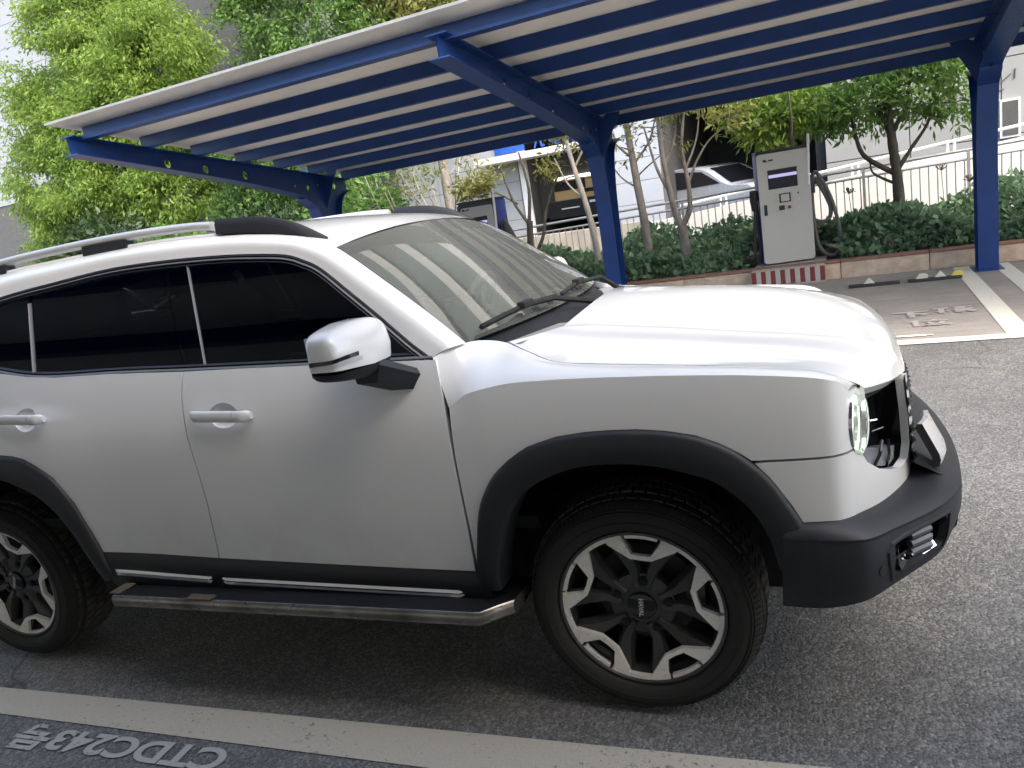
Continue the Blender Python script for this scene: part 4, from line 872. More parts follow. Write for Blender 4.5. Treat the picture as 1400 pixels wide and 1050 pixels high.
# cowl, wipers
hr=hoodrow(0)
lowws=wr[0]; mb=MB(); A=[];B=[]
for k in range(41):
    t=k/40; y=.262+(2*CY-.524)*t
    def at(R,y):
        for a,b in zip(R[:-1],R[1:]):
            if a[1]<=y<=b[1] and b[1]>a[1]: f=(y-a[1])/(b[1]-a[1]); return tuple(a[j]+(b[j]-a[j])*f for j in range(3))
        return R[0] if y<R[0][1] else R[-1]
    a=at(lowws,y); b=at(hr,y); A.append((a[0]-.03,y,a[2]-.006)); B.append((b[0]+.02,y,b[2]-.016))
mid=[((a[0]+b[0])/2,a[1],min(a[2],b[2])-.014) for a,b in zip(A,B)]
mb.loft([A,mid,B]); cowl=emb('cowl_panel',mb,MAT['clad'],smooth=60,both=False)
def wiper(y0,y1,dx,px):
    mb=MB(); P=[]
    for k in range(9):
        t=k/8; y=y0+(y1-y0)*t; a=Vector(at(wr[0],y)).lerp(Vector(at(wr[2],y)),.35+.0*t); P.append((a.x+.008,y,a.z+.022+.012*math.sin(math.pi*t)))
    mb.loft([[(q[0]-.007,q[1],q[2]),(q[0],q[1],q[2]+.009),(q[0]+.008,q[1],q[2]),(q[0],q[1],q[2]-.010)] for q in P],closed=True)
    mb.F+=[(0,1,2,3),(32,33,34,35)]
    m=P[4]; mb.box(m[0]-.012,m[0]+.018,m[1]-.045,m[1]+.05,m[2]-.004,m[2]+.018,.005)
    b=Vector(at(hr,px)); mb.tube([m,(m[0]+.05,(m[1]+px)/2,m[2]-.002),(b.x-.03,px,b.z-.012)],[.008,.009,.013],6)
    return emit('wiper_arm',mb.V,mb.F,MAT['under'],ws,both=False)
wiper(.25,.80,0,.86); wiper(.86,1.36,0,1.48)
# --- windows and their trim
GTOP=[(-.590,1.194),(-.763,1.335),(-.896,1.438),(-.979,1.497),(-1.03,1.522),(-1.094,1.546),(-1.20,1.558),(-1.339,1.571),(-1.672,1.579),(-2.037,1.569),(-2.438,1.532),(-2.9,1.455),(-3.2,1.37)]
gl=lambda o:(lambda x,z:(x,glassy(x,z)+o,z))
belt=lambda x:pchip([(-3.3,1.36),(-2.9,1.335),(-2.45,1.285),(-2.26,1.254),(-2.11,1.243),(-1.83,1.237),(-1.489,1.223),(-1.03,1.206),(-.55,1.190)])(x)
gtop=pchip(sorted(GTOP))
def glassoutline(xa_top,xa_bot,xb_top,xb_bot):
    # from the front edge (a) to the rear edge (b)
    top=[q for q in GTOP if xb_top+.02<q[0]<xa_top-.02]
    return [(xa_bot,belt(xa_bot)+.004),(xa_top,gtop(xa_top)-.001)]+top+[(xb_top,gtop(xb_top)-.001),(xb_bot,belt(xb_bot)+.004)]
wf=[(-.585,belt(-.585)+.004)]+[q for q in GTOP if -1.45<q[0]<-.6]+[(-1.486,gtop(-1.486)),(-1.402,belt(-1.402)+.004)]
pane('side_window',wf,gl(.010),MAT['side_g'],door_f,res=.05,lip=.004,gap=0)
pane('pillar_trim',glassoutline(-1.492,-1.408,-1.612,-1.50),gl(.009),MAT['side_g'],door_f,res=.05,lip=.01,gap=0)
pane('side_window',glassoutline(-1.615,-1.503,-2.270,-2.232),gl(.010),MAT['side_g'],door_r,res=.05,lip=.004,gap=0)
pane('quarter_light',glassoutline(-2.290,-2.250,-2.47,-2.47),gl(.010),MAT['side_g'],door_r,res=.05,lip=.004,gap=0)
pane('rear_side_window',glassoutline(-2.52,-2.52,-3.18,-3.22),gl(.010),MAT['side_g'],None,res=.05,lip=.004,gap=0)
def strip(name,P,off,w,mat,par=None,r=None):
    rows=[]
    for i,q in enumerate(P):
        a=Vector(P[max(0,i-1)]); b=Vector(P[min(len(P)-1,i+1)]); d=(b-a).normalized(); n=Vector((-d.y,d.x))*w/2; y=glassy(*q)+off
        rows.append([(q[0]+n.x,y+.012,q[1]+n.y),(q[0]+n.x*.8,y,q[1]+n.y*.8),(q[0],y-.004,q[1]),(q[0]-n.x*.8,y,q[1]-n.y*.8),(q[0]-n.x,y+.012,q[1]-n.y)])
    mb=MB(); mb.loft(rows); return emb(name,mb,mat,par,smooth=60)
LcI=inset_line=[(x-.0,z) for x,z in Lc]
def off_line(P,d):
    out=[]
    for i,q in enumerate(P):
        a=Vector(P[max(0,i-1)]); b=Vector(P[min(len(P)-1,i+1)]); t=(b-a).normalized(); n=Vector((-t.y,t.x)); out.append((q[0]+n.x*d,q[1]+n.y*d))
    return out
sgn=1 if off_line(Lc,.01)[8][1]<Lc[8][1] else -1
strip('window_seal',catmull(off_line(Lc,sgn*.006),5),.001,.012,MAT['clad'])
strip('chrome_trim',catmull(off_line(Lc,sgn*.0155),5),-.001,.009,MAT['trim_metal'])
strip('window_seal',catmull(off_line(Lc,sgn*.026),5),.003,.012,MAT['gloss_black'])
bl=[(x,belt(x)-.004) for x in [-.535-.06*k for k in range(46)]]
strip('belt_trim',bl,-.003,.011,MAT['trim_metal']); strip('belt_seal',off_line(bl,-.011 if off_line(bl,.01)[3][1]<bl[3][1] else .011),.003,.010,MAT['clad'])
strip('pillar_gap',[(-1.489+(.087)*t,gtop(-1.489)-.004-(gtop(-1.489)-belt(-1.402)-.008)*t) for t in [k/6 for k in range(7)]],.004,.005,MAT['trim_metal'],door_f)
strip('window_bar',[(-2.280+(.040)*t,gtop(-2.28)-.03-(gtop(-2.28)-belt(-2.24)-.04)*t) for t in [k/6 for k in range(7)]],.002,.006,MAT['trim_metal'],door_r)
# --- wheel arch cladding
FO=[(-.488,.440),(-.486,.50),*FL[:],(.402,.806),(.452,.722),(.480,.664)]
FI=[(-.415,.440),(-.408,.50),(-.382,.585),(-.345,.68),(-.300,.748),(-.262,.783),(-.205,.815),(-.140,.838),(-.085,.848),(-.03,.852),(.01,.852),(.05,.850),(.115,.842),(.175,.826),(.235,.806),(.280,.782),(.352,.708),(.392,.62),(.408,.52)]
def flare(O,I,zout,name='wheel_arch'):
    Os=catmull(O,3); Is=catmull(I,3); rows=[]
    for a,b in zip(Os,Is):
        r=[]; ya=side(*a)[1]
        for t,dy in ((0,.012),(.0,-.004),(.04,-.013),(.15,-.019),(.5,-.022),(.85,-.018),(.96,-.012),(1.0,.0),(1.0,.03),(1.0,.10)):
            x=a[0]+(b[0]-a[0])*t; z=a[1]+(b[1]-a[1])*t; r.append((x,side(min(x,.50),z)[1]+dy,z))
        rows.append(r)
    mb=MB(); mb.loft(rows); return emb(name,mb,MAT['clad'],smooth=50)
flare(FO,FI,0)
WB=2.738
RO=[(-2.030,.44),(-2.045,.50),*RF,(-2.62,.968),(-2.86,.968),(-3.02,.955),(-3.16,.915),(-3.27,.83),(-3.33,.72),(-3.35,.60)]
RI=[(-2.105,.42),(-2.118,.50),(-2.135,.55),(-2.160,.63),(-2.205,.715),(-2.265,.778),(-2.320,.812),(-2.39,.842),(-2.45,.862),(-2.54,.877),(-2.68,.885),(-2.83,.880),(-2.96,.85),(-3.08,.80),(-3.17,.71),(-3.23,.61),(-3.25,.50)]
flare(RO,RI,0)
quarter=[(-2.478,.968),(-2.62,.970),(-2.86,.970),(-3.02,.957),(-3.16,.917),(-3.27,.832),(-3.33,.722),(-3.60,.72),(-3.62,1.0),(-3.55,1.36),(-3.3,1.362),(-2.9,1.337),(-2.478,1.29)]
pane('rear_quarter_panel',quarter,side,MAT['paint'])
pane('rear_pillar',[(-3.2,1.37),(-3.25,1.40),(-3.35,1.53),(-3.55,1.37)],gl(.0),MAT['paint'],gap=0)
# --- sill, chrome strip, side step
rows=[]
for k in range(50):
    x=-2.05+(1.60)*k/49; zt=pchip([(-2.06,.547),(-1.77,.540),(-1.5,.529),(-1.065,.514),(-.76,.505),(-.45,.495)])(x)+.004
    y0=side(x,zt)[1]; rows.append([(x,y0+.025,zt),(x,y0+.004,zt-.001),(x,y0-.004,zt-.012),(x,y0-.004,zt-.05),(x,y0+.0,.42),(x,y0+.03,.37),(x,y0+.25,.34)])
mb=MB(); mb.loft(rows); sill=emb('sill_cladding',mb,MAT['clad'],smooth=40)
def chs(x0,x1,z0a,z0b,h):
    rows=[];n=24
    for k in range(n):
        t=k/(n-1); x=x0+(x1-x0)*t; z=z0a+(z0b-z0a)*t; e=min(1,min(t/.02,(1-t)/.04)) if True else 1; y=side(x,z)[1]-.004
        hh=h*(.25+.75*e); rows.append([(x,y+.006,z),(x,y-.010*e,z-.15*hh),(x,y-.013*e,z-.42*hh),(x,y-.006*e,z-.55*hh),(x,y-.011*e,z-.8*hh),(x,y+.006,z-hh)])
    mb=MB(); mb.loft(rows); mb.F+=[tuple(range(6)),tuple(range((n-1)*6,n*6))]; emb('sill_trim',mb,MAT['chrome'],smooth=25)
chs(-2.028,-1.543,.488,.463,.038); chs(-1.538,-.520,.462,.439,.038)
# step board
n=40; rows=[];
for k in range(n):
    t=k/(n-1); x=-2.00+1.625*t; e=sstep(0,.03,t)*(1-sstep(.94,1.0,t)); yo=.06-.135*e if False else (.075-.125*sstep(0,.025,t) if t<.5 else -.05+.085*sstep(.945,1.0,t)); yo+=.0
    zt=.418-.004*t; rows.append([(x,.24,zt-.02),(x,yo+.012,zt),(x,yo+.003,zt-.006),(x,yo,zt-.026),(x,yo+.006,zt-.042),(x,yo+.06,zt-.052),(x,.24,zt-.05)])
mb=MB(); mb.loft([[r[0],r[1]] for r in rows]); mb.loft([[r[4],r[5],r[6]] for r in rows]); mb.loft([rows[0][:2]+[rows[0][-1]],rows[0][:2]+[rows[0][-1]]]) if False else None
step=emb('side_step',mb,MAT['clad'],smooth=50)
mb=MB(); mb.loft([[(q[0],q[1]-.0,q[2]) for q in r[1:5]] for r in rows]); emb('step_edge',mb,MAT['grime'],step,smooth=50)
for R_ in (rows[0],rows[-1]):
    mb=MB(); mb.add(list(R_),[tuple(range(7))]); emb('step_end',mb,MAT['grime'],step,smooth=0)
MAT['mud']=plain('dried_mud',c4(.13,.10,.07),.9,var=.3)
for bx in ((-1.985,-1.935,-.03,.05,.4185,.4215),(-1.60,-1.49,-.045,-.01,.4175,.4205)):
    mb=MB(); mb.box(*bx); emb('dried_mud',mb,MAT['mud'],step,smooth=0)
# --- roof rails
rp=catmull([(-.93,1.562),(-.98,1.594),(-1.05,1.634),(-1.13,1.665),(-1.22,1.683),(-1.34,1.694),(-1.52,1.712),(-1.80,1.720),(-2.06,1.719),(-2.46,1.706),(-2.9,1.672),(-3.15,1.63),(-3.25,1.585)],5)
def rail(sel,ra,rb,mat,name,par=None):
    mb=MB(); rows=[]
    for x,z in sel: 
        y=glassy(x,1.64)+.055; rows.append([(x,y+ra*math.cos(q)*1.0,z-.004+rb*math.sin(q)) for q in [2*math.pi*k/10 for k in range(10)]])
    mb.loft(rows,closed=True); mb.F+=[tuple(range(10)),tuple(range(len(rows)*10-10,len(rows)*10))]; return emb(name,mb,mat,par,smooth=50)
rr_=rail([(q[0],q[1]-.008) for q in rp if -2.95<q[0]<-1.385],.017,.017,MAT['alu'],'roof_rail')
mb=MB(); rows=[]
for x,z in [q for q in rp if q[0]>=-1.40]:
    y=glassy(x,1.62)+.055; zb=min(z-.012,(pchip(sorted(Us))(x))+.004); f=min(1,(-.955-x)/.08); rows.append([(x,y-.024,zb),(x,y-.022,z-.006),(x,y-.010,z+.014),(x,y+.012,z+.014),(x,y+.024,z-.006),(x,y+.026,zb)])
mb.loft(rows,closed=True); mb.F+=[tuple(range(6)),tuple(range(len(rows)*6-6,len(rows)*6))]; emb('rail_foot',mb,MAT['clad'],rr_,smooth=30)
for xa,xb in ((-2.02,-1.80),(-2.75,-2.45)):
    mb=MB(); x0,x1=xa,xb; zz=pchip(sorted(Us)); rows=[]
    for k in range(7):
        t=k/6; x=x0+(x1-x0)*t; i_=.035*abs(2*t-1)**3; y=glassy(x,1.64)+.055; z=pchip(sorted(rp))(x)-.016; rows.append([(x,y-.022,zz(x)),(x,y-.018,z-.006),(x,y+.02,z-.006),(x,y+.03,zz(x))])
    mb.loft(rows,closed=True); mb.F+=[(0,1,2,3),(24,25,26,27)]; emb('rail_foot',mb,MAT['clad'],rr_,smooth=30)
mb=MB(); rows=[]
for x in [-1.36-.1*k for k in range(16)]:
    z=pchip(sorted(Us))(x); y=glassy(x,z)+.036; rows.append([(x,y-.004,z+.001),(x,y,z+.010),(x,y+.05,z+.014),(x,y+.06,z+.003)])
mb.loft(rows); emb('rail_base_trim',mb,MAT['paint'],rr_,smooth=40)
# --- front end: white surround, lamp housing, lamp, grille
OPEN=[(.658,.935),(.650,.905),(.664,.850),(.680,.825),(.706,.790),(.766,.752),(.85,.722),(.915,.704),(.985,.710),(1.016,.745),(1.012,.85),(1.000,.962)]
fc=[(.479,.668),(.454,.720),(.404,.802),(.370,.843),(.658,.843),*OPEN[3:],(1.060,.950),(1.080,.845),(1.100,.72),(1.084,.672),(.985,.645),(.942,.638),(.85,.640),(.754,.646),(.68,.656),(.621,.664),(.555,.666)]
cover=pane('front_surround',fc,side,MAT['paint'],res=.022,gap=.0012,lip=.023)
def sn(s,z):
    a=Vector(side(s+.002,z))-Vector(side(s-.002,z)); b=Vector((0,0,1)); n=a.cross(b).normalized(); return n if n.dot(Vector((.5,-1,0)))>0 else -n
def backfn(d): return lambda s,z:tuple(Vector(side(s,z))-sn(max(.70,min(s,.98)),z)*d)
hb=[(.650,1.0),(.640,.93),(.645,.845),(.67,.805),(.70,.775),(.766,.737),(.85,.707),(.915,.690),(.99,.690),(1.03,.74),(1.025,.85),(1.012,.98)]
hl=pane('headlight',hb,backfn(.085),MAT['gloss_black'],res=.04,lip=0,gap=0)
mb=MB(); lo=[Vector(side(*q))-sn(*q)*.021 for q in OPEN]+[Vector(side(.80,.985))-sn(.8,.98)*.006,Vector(side(.668,1.005))-sn(.7,1.0)*.006]; hi=[tuple(backfn(.088)(*q)) for q in OPEN+[(.80,.985),(.668,1.005)]]
mb.loft([[tuple(q) for q in lo],hi],closed=True); emb('lamp_surround',mb,MAT['gloss_black'],hl,smooth=30)
ls,lz=.708,.900; lc=Vector(side(ls,lz)); ln=(sn(.745,lz)+Vector((.55,0.2,0))).normalized(); ta=Vector((0,0,1)); tb=ln.cross(ta).normalized()
def disc(prof,mat,name,par,n=28,both=True,sq=.82):
    rows=[]
    for r,h in prof: rows.append([tuple(lc-ln*.03+ln*h+(ta*math.sin(a)+tb*math.cos(a)*sq)*r) for a in [2*math.pi*k/n for k in range(n)]])
    mb=MB(); mb.loft(rows,closed=True); return emb(name,mb,mat,par,smooth=35)
lamp=disc([(.093,-.05),(.096,.010),(.094,.014),(.091,.010),(.089,-.03)],MAT['chrome'],'lamp_ring',hl)
disc([(.0895,.002),(.084,.010),(.060,.012),(.056,.004)],MAT['lampglow'],'lamp_light_ring',hl)
disc([(.058,-.006),(.052,.010),(.046,-.010),(.032,.012),(.018,-.010),(.001,.006)],MAT['lamp_white'],'lamp_reflector',hl)
disc([(.094,.014),(.086,.026),(.060,.036),(.03,.040),(.001,.041)],MAT['lens'],'lamp_lens',hl)
for dz in (.02,-.02):
    pass
tray=[(.70,.792),(.766,.756),(.85,.726),(.915,.709),(.955,.715),(.968,.752),(.85,.782),(.76,.808)]
pane('lamp_tray',tray,backfn(.030),plain('lamp_tray_grey',c4(.20,.21,.23),.22,var=.3,scale=18,metal=.4),hl,res=.03,lip=.03,gap=0)
mb=MB()
for a,b in (((.86,.800),(.80,.742)),((.905,.79),(.89,.715))): mb.tube([backfn(.028)(*a),backfn(.020)((a[0]+b[0])/2-.01,(a[1]+b[1])/2),backfn(.028)(*b)],.0045,5)
emb('lamp_rib',mb,MAT['gloss_black'],hl)
mb=MB(); mb.tube([backfn(.03)(.80,.845),backfn(.02)(.855,.842)],.003,5); mb.tube([backfn(.03)(.80,.875),backfn(.02)(.82,.874)],.003,5); emb('lamp_marker',mb,MAT['chrome'],hl)
# grille: dark bar field of small chrome studs
gp=lambda y,z:(.780+.026*(1-((y-CY)/.5)**2)-.04*(z-.85),y,z)
mb=MB(); mb.loft([[gp(y,z) for z in (.66,.75,.85,.92,.95)] for y in [.44+.105*k for k in range(11)]]); grille=emit('grille',mb.V,mb.F,MAT['under'],both=False)
mb=MB(); rowsn=0
for iz in range(6):
    for iy in range(19):
        y=.465+.0555*iy+(.0277 if iz%2 else 0); z=.700+.042*iz
        if y>1.47: continue
        c=Vector(gp(y,z)); mb.add([(c.x+.001,y-.022,z),(c.x+.001,y,z-.017),(c.x+.001,y+.022,z),(c.x+.001,y,z+.017),(c.x+.014,y,z)],[(0,1,4),(1,2,4),(2,3,4),(3,0,4)])
emit('grille_studs',mb.V,mb.F,plain('dark_chrome',c4(.10,.10,.105),.28,metal=.9,var=.05),grille,both=False,smooth=0)
# --- bumper
BT=[(.479,side(.479,.668)[1],.670),(.555,side(.555,.668)[1],.670)]+[tuple(Vector(side(s,z))) for s,z in ((.621,.668),(.68,.660),(.754,.652),(.85,.648),(.942,.648),(1.0,.655),(1.08,.70))]
BE=[(.425,.024,.640),(.520,.020,.637),(.600,.028,.634),(.645,.052,.632),(.700,.115,.630),(.765,.190,.628),(.830,.270,.628),(.875,.350,.630),(.905,.430,.632)]
BL=[(.410,.050,.425),(.515,.036,.43),(.595,.040,.445),(.640,.062,.455),(.695,.125,.462),(.758,.200,.468),(.818,.278,.474),(.855,.360,.478),(.880,.445,.480)]
BTs,BEs,BLs=[catmull(q,8) for q in (BT,BE,BL)]
rows=[]
for a,b in zip(BTs,BEs):
    a=Vector(a)-Vector((.008,-.008,0)); b=Vector(b); r=[(a.x,a.y,a.z-.03)]
    for t in (0,.25,.5,.75,.93): q=a.lerp(b,t); q.z+=.010*math.sin(math.pi*t); r.append(tuple(q))
    r.append((b.x,b.y,b.z-.003)); r.append((b.x-.0,b.y+.001,b.z-.012)); rows.append(r)
mb=MB(); mb.loft(rows); bumper=emb('front_bumper',mb,MAT['clad'],smooth=32)
# the face below the edge, with the fog lamp opening
L_=[0.0]
for a,b in zip(BEs[:-1],BEs[1:]): L_.append(L_[-1]+math.hypot(a[0]-b[0],a[1]-b[1]))
def face(s,t):
    i=0
    s=min(max(s,0),L_[-1]-1e-6)
    while s>L_[i+1]: i+=1
    f=(s-L_[i])/(L_[i+1]-L_[i]); a=Vector(BEs[i]).lerp(Vector(BEs[i+1]),f)-Vector((0,0,.012)); b=Vector(BLs[i]).lerp(Vector(BLs[i+1]),f); q=a.lerp(b,t)
    d=Vector(BEs[min(len(BEs)-1,i+2)])-Vector(BEs[max(0,i-1)]); n=Vector((d.y,-d.x,0)).normalized(); return tuple(q+n*.010*math.sin(math.pi*min(1,t)))
S0=L_[-1]; 
def sat(x):
    return min(range(len(BEs)),key=lambda i:abs(BEs[i][0]-x))
f0,f1=L_[sat(.690)],L_[sat(.838)]
fog=[(f0,.20),(f1,.16),(f1+.012,.30),(f1-.004,.74),(f1-.03,.82),(f0+.02,.82),(f0-.004,.76)]
faceo=[(0.001,0.0)]+[(S0*k/14,0.0) for k in range(1,14)]+[(S0-.001,0.0),(S0-.001,1.0)]+[(S0*k/14,1.0) for k in range(13,0,-1)]+[(0.001,1.0)]
def face2(s,t): return face(s,t/.2) 
sc_=.2
pane('bumper_face',[(a,b*sc_) for a,b in faceo],lambda s,t:face(s,t/sc_),MAT['clad'],bumper,res=.02,gap=0,lip=.02,holes=[[(a,b*sc_) for a,b in fog]])
def fback(d): return lambda s,t:tuple(Vector(face(s,t/sc_))-Vector((.62,-.75,0)).normalized()*d)
fgl=pane('fog_lamp',[(f0-.02,.1*sc_),(f1+.03,.1*sc_),(f1+.03,.95*sc_),(f0-.02,.95*sc_)],fback(.055),MAT['gloss_black'],bumper,res=.03,gap=0,lip=0)
# raised rim round the opening, lamp unit and chrome angle inside
mb=MB(); cen=(sum(q[0] for q in fog)/7,sum(q[1] for q in fog)/7); rows=[]
for q in catmull(fog,4,True):
    o=(cen[0]+(q[0]-cen[0])*1.12,cen[1]+(q[1]-cen[1])*1.13); P0=Vector(face(*q)); P1=Vector(face(*o)); n=Vector((.62,-.75,0)).normalized()
    rows.append([tuple(P1),tuple(P1.lerp(P0,.3)+n*.006),tuple(P1.lerp(P0,.85)+n*.006),tuple(P0-n*.004),tuple(P0-n*.05)])
mb.loft(rows+[rows[0]]); emb('fog_lamp_rim',mb,MAT['clad'],fgl,smooth=30)
nn=Vector((.62,-.75,0)).normalized(); tt=Vector((.75,.62,0)).normalized()
c=Vector(fback(.03)(f0+.62*(f1-f0),.42*sc_)); mb=MB()
for k in range(4): mb.tube([tuple(c+tt*.035+Vector((0,0,.036-.024*k))),tuple(c-tt*.035+Vector((0,0,.030-.024*k)))],[.012,.012],8)
emb('fog_lamp_lens',mb,plain('fog_lens',c4(.10,.105,.115),.18,var=.2),fgl,smooth=40)
c0=Vector(fback(.012)(f0+.03,.70*sc_)); c1=Vector(fback(.020)(f1-.03,.66*sc_)); cm=Vector(fback(.04)(f0+.42*(f1-f0),.72*sc_)); mb=MB(); mb.loft([[tuple(c0+Vector((0,0,.05))),tuple(c0),tuple(c0+nn*.008+Vector((0,0,-.012)))],[tuple(c0.lerp(cm,.25)+Vector((0,0,.006))),tuple(c0.lerp(cm,.3)+Vector((0,0,-.004))),tuple(c0.lerp(cm,.3)+nn*.008+Vector((0,0,-.016)))],[tuple(cm+Vector((0,0,.0))),tuple(cm+Vector((0,0,-.010))),tuple(cm+nn*.02+Vector((0,0,-.02)))],[tuple(c1+Vector((0,0,.022))),tuple(c1+Vector((0,0,-.0))),tuple(c1+nn*.012+Vector((0,0,-.012)))]])
emb('fog_lamp_bezel',mb,MAT['chrome'],fgl,smooth=30)
q=Vector(face(L_[sat(.655)],.55)); mb=MB(); mb.cyl(tuple(q-nn*.004),tuple(q+nn*.0035),.013,16); emb('parking_sensor',mb,MAT['gloss_black'],bumper)
# middle of the bumper with the bright plate
rows=[]
for k in range(13):
    y=.425+(2*CY-.85)*k/12; b=1-((y-CY)/.54)**2; x=.905+.045*b
    rows.append([(.775+.03*b,y,.70),(x-.01,y,.632),(x,y,.622),(x-.015,y,.50),(x-.03,y,.478),(x-.20,y,.40),(x-.4,y,.36)])
mb=MB(); mb.loft(rows); emit('bumper_centre',mb.V,mb.F,MAT['clad'],bumper[0],both=False,smooth=35)
rows=[]; n=14
for k in range(n):
    t=k/(n-1); y=.400+.135*t; x=.798+.062*t-.030*t*t
    rows.append([(x-.010,y,.808),(x-.004,y,.820),(x+.008,y,.820),(x+.048,y,.730),(x+.052,y,.710),(x+.047,y,.692),(x+.033,y,.692),(x+.030,y,.718)])
mb=MB(); mb.loft(rows,closed=True); mb.F+=[tuple(range(8)),tuple(range(8*n-8,8*n))]; plate=emit('bumper_bar',mb.V,mb.F,MAT['silver_plate'],bumper,smooth=25)
mb=MB(); y=.402; rows2=[(x_,z_) for x_,_,z_ in rows[0]]
mb.prism([(x_,z_) for x_,z_ in rows2],.393,.3995,'y'); emb('bar_end',mb,MAT['clad'],plate,smooth=0)
mb=MB(); mb.box(.62,.73,.46,1.47,.60,.72); emb('bar_base',mb,MAT['clad'],bumper[0],both=False,smooth=0)
# --- mirror
def superbox(cx,cy,cz,a,b,c,e=.45,n=24,m=14,shape=None):
    rows=[]
    for j in range(m+1):
        ph=-math.pi/2+math.pi*j/m; cp_=math.copysign(abs(math.cos(ph))**e,math.cos(ph)); sp=math.copysign(abs(math.sin(ph))**e,math.sin(ph)); r=[]
        for k in range(n):
            th=2*math.pi*k/n; ct=math.copysign(abs(math.cos(th))**e,math.cos(th)); st=math.copysign(abs(math.sin(th))**e,math.sin(th)); p_=[a*cp_*ct,b*cp_*st,c*sp]
            if shape: p_=shape(p_)
            r.append((cx+p_[0],cy+p_[1],cz+p_[2]))
        rows.append(r)
    return rows
MX,MY=-.700,-.060
def mshape(p_):
    x,y,z=p_; k=1-.18*max(0,y/.125)*0; z2=z*(1-.18*max(0,-y)/.125) ; x2=x*(1-.45*max(0,-y)/.125*(1 if x>0 else .2)); x2-=.02*(z/.075)**2*(1 if x>0 else 0); return [x2,y,z2]
rows=superbox(MX,MY,1.257,.078,.132,.084,.36,28,20,mshape)
mcap=[r for r in rows if r[0][2]>1.212]; mlow=[r for r in rows if r[0][2]<=1.212]
mb=MB(); mb.loft(mcap,closed=True); mb.F.append(tuple(range(len(mb.V)-28,len(mb.V)))); mir=emb('door_mirror',mb,MAT['paint'],smooth=50)
mb=MB(); base=mcap[0]; mb.loft(mlow+[[(MX+(q[0]-MX)*.985,MY+(q[1]-MY)*.985,1.2125) for q in base]],closed=True); mb.F.append(tuple(range(28))); emb('mirror_base',mb,MAT['clad'],mir,smooth=40)
# indicator strip and the bright line under it follow the shell
def shell(th,z):
    # outer surface point of the cap at a height, by angle in plan
    R=min(rows,key=lambda r:abs(r[0][2]-z)); 
    up=[r for r in rows if r[0][2]>=z][0]; dn=[r for r in rows if r[0][2]<=z][-1]; f=0 if up is dn or up[0][2]==dn[0][2] else (z-dn[0][2])/(up[0][2]-dn[0][2])
    k=(th%(2*math.pi))/(2*math.pi)*28; i=int(k)%28; g_=k-int(k); j=(i+1)%28
    P=lambda r:Vector(r[i]).lerp(Vector(r[j]),g_); return P(dn).lerp(P(up),f)
def shellstrip(a0,a1,z0,z1,h0,h1,off,mat,name):
    T=[];B=[];n=30
    for k in range(n+1):
        t=k/n; th=math.radians(a0+(a1-a0)*t); zc=z0+(z1-z0)*t; h=h0+(h1-h0)*t
        for L,zz in ((T,zc+h/2),(B,zc-h/2)):
            q=shell(th,zz); d=(q-Vector((MX,MY,q.z))).normalized(); L.append(tuple(q+d*off))
    mb=MB(); mb.loft([B,T]); emb(name,mb,mat,mir,smooth=60)
shellstrip(200,351,1.236,1.256,.016,.013,.0022,MAT['gloss_black'],'mirror_indicator'); shellstrip(200,353,1.221,1.240,.009,.011,.0026,MAT['alu'],'mirror_trim')
rowsA=[]
for t in [k/8 for k in range(9)]:
    # foot: from under the shell to the door skin
    y=-.03+(.110)*t; x=-.685+.062*t; z=1.188-.058*t; a=.050+.004*t; b=.038-.004*t
    rowsA.append([(x-a,y,z+b*.8),(x+a*.9,y,z+b),(x+a*1.05,y,z+b*.4),(x+a*.7,y,z-b),(x-a*.7,y,z-b)])
mb=MB(); mb.loft(rowsA,closed=True); mb.F.append((0,1,2,3,4)); emb('mirror_foot',mb,MAT['clad'],mir,smooth=25)
mb=MB(); g_=[r for r in rows]; mb.box(MX-.0825,MX-.079,MY-.09,MY+.10,1.20,1.315,.002); emb('mirror_glass',mb,MAT['mirror'],mir,smooth=30)
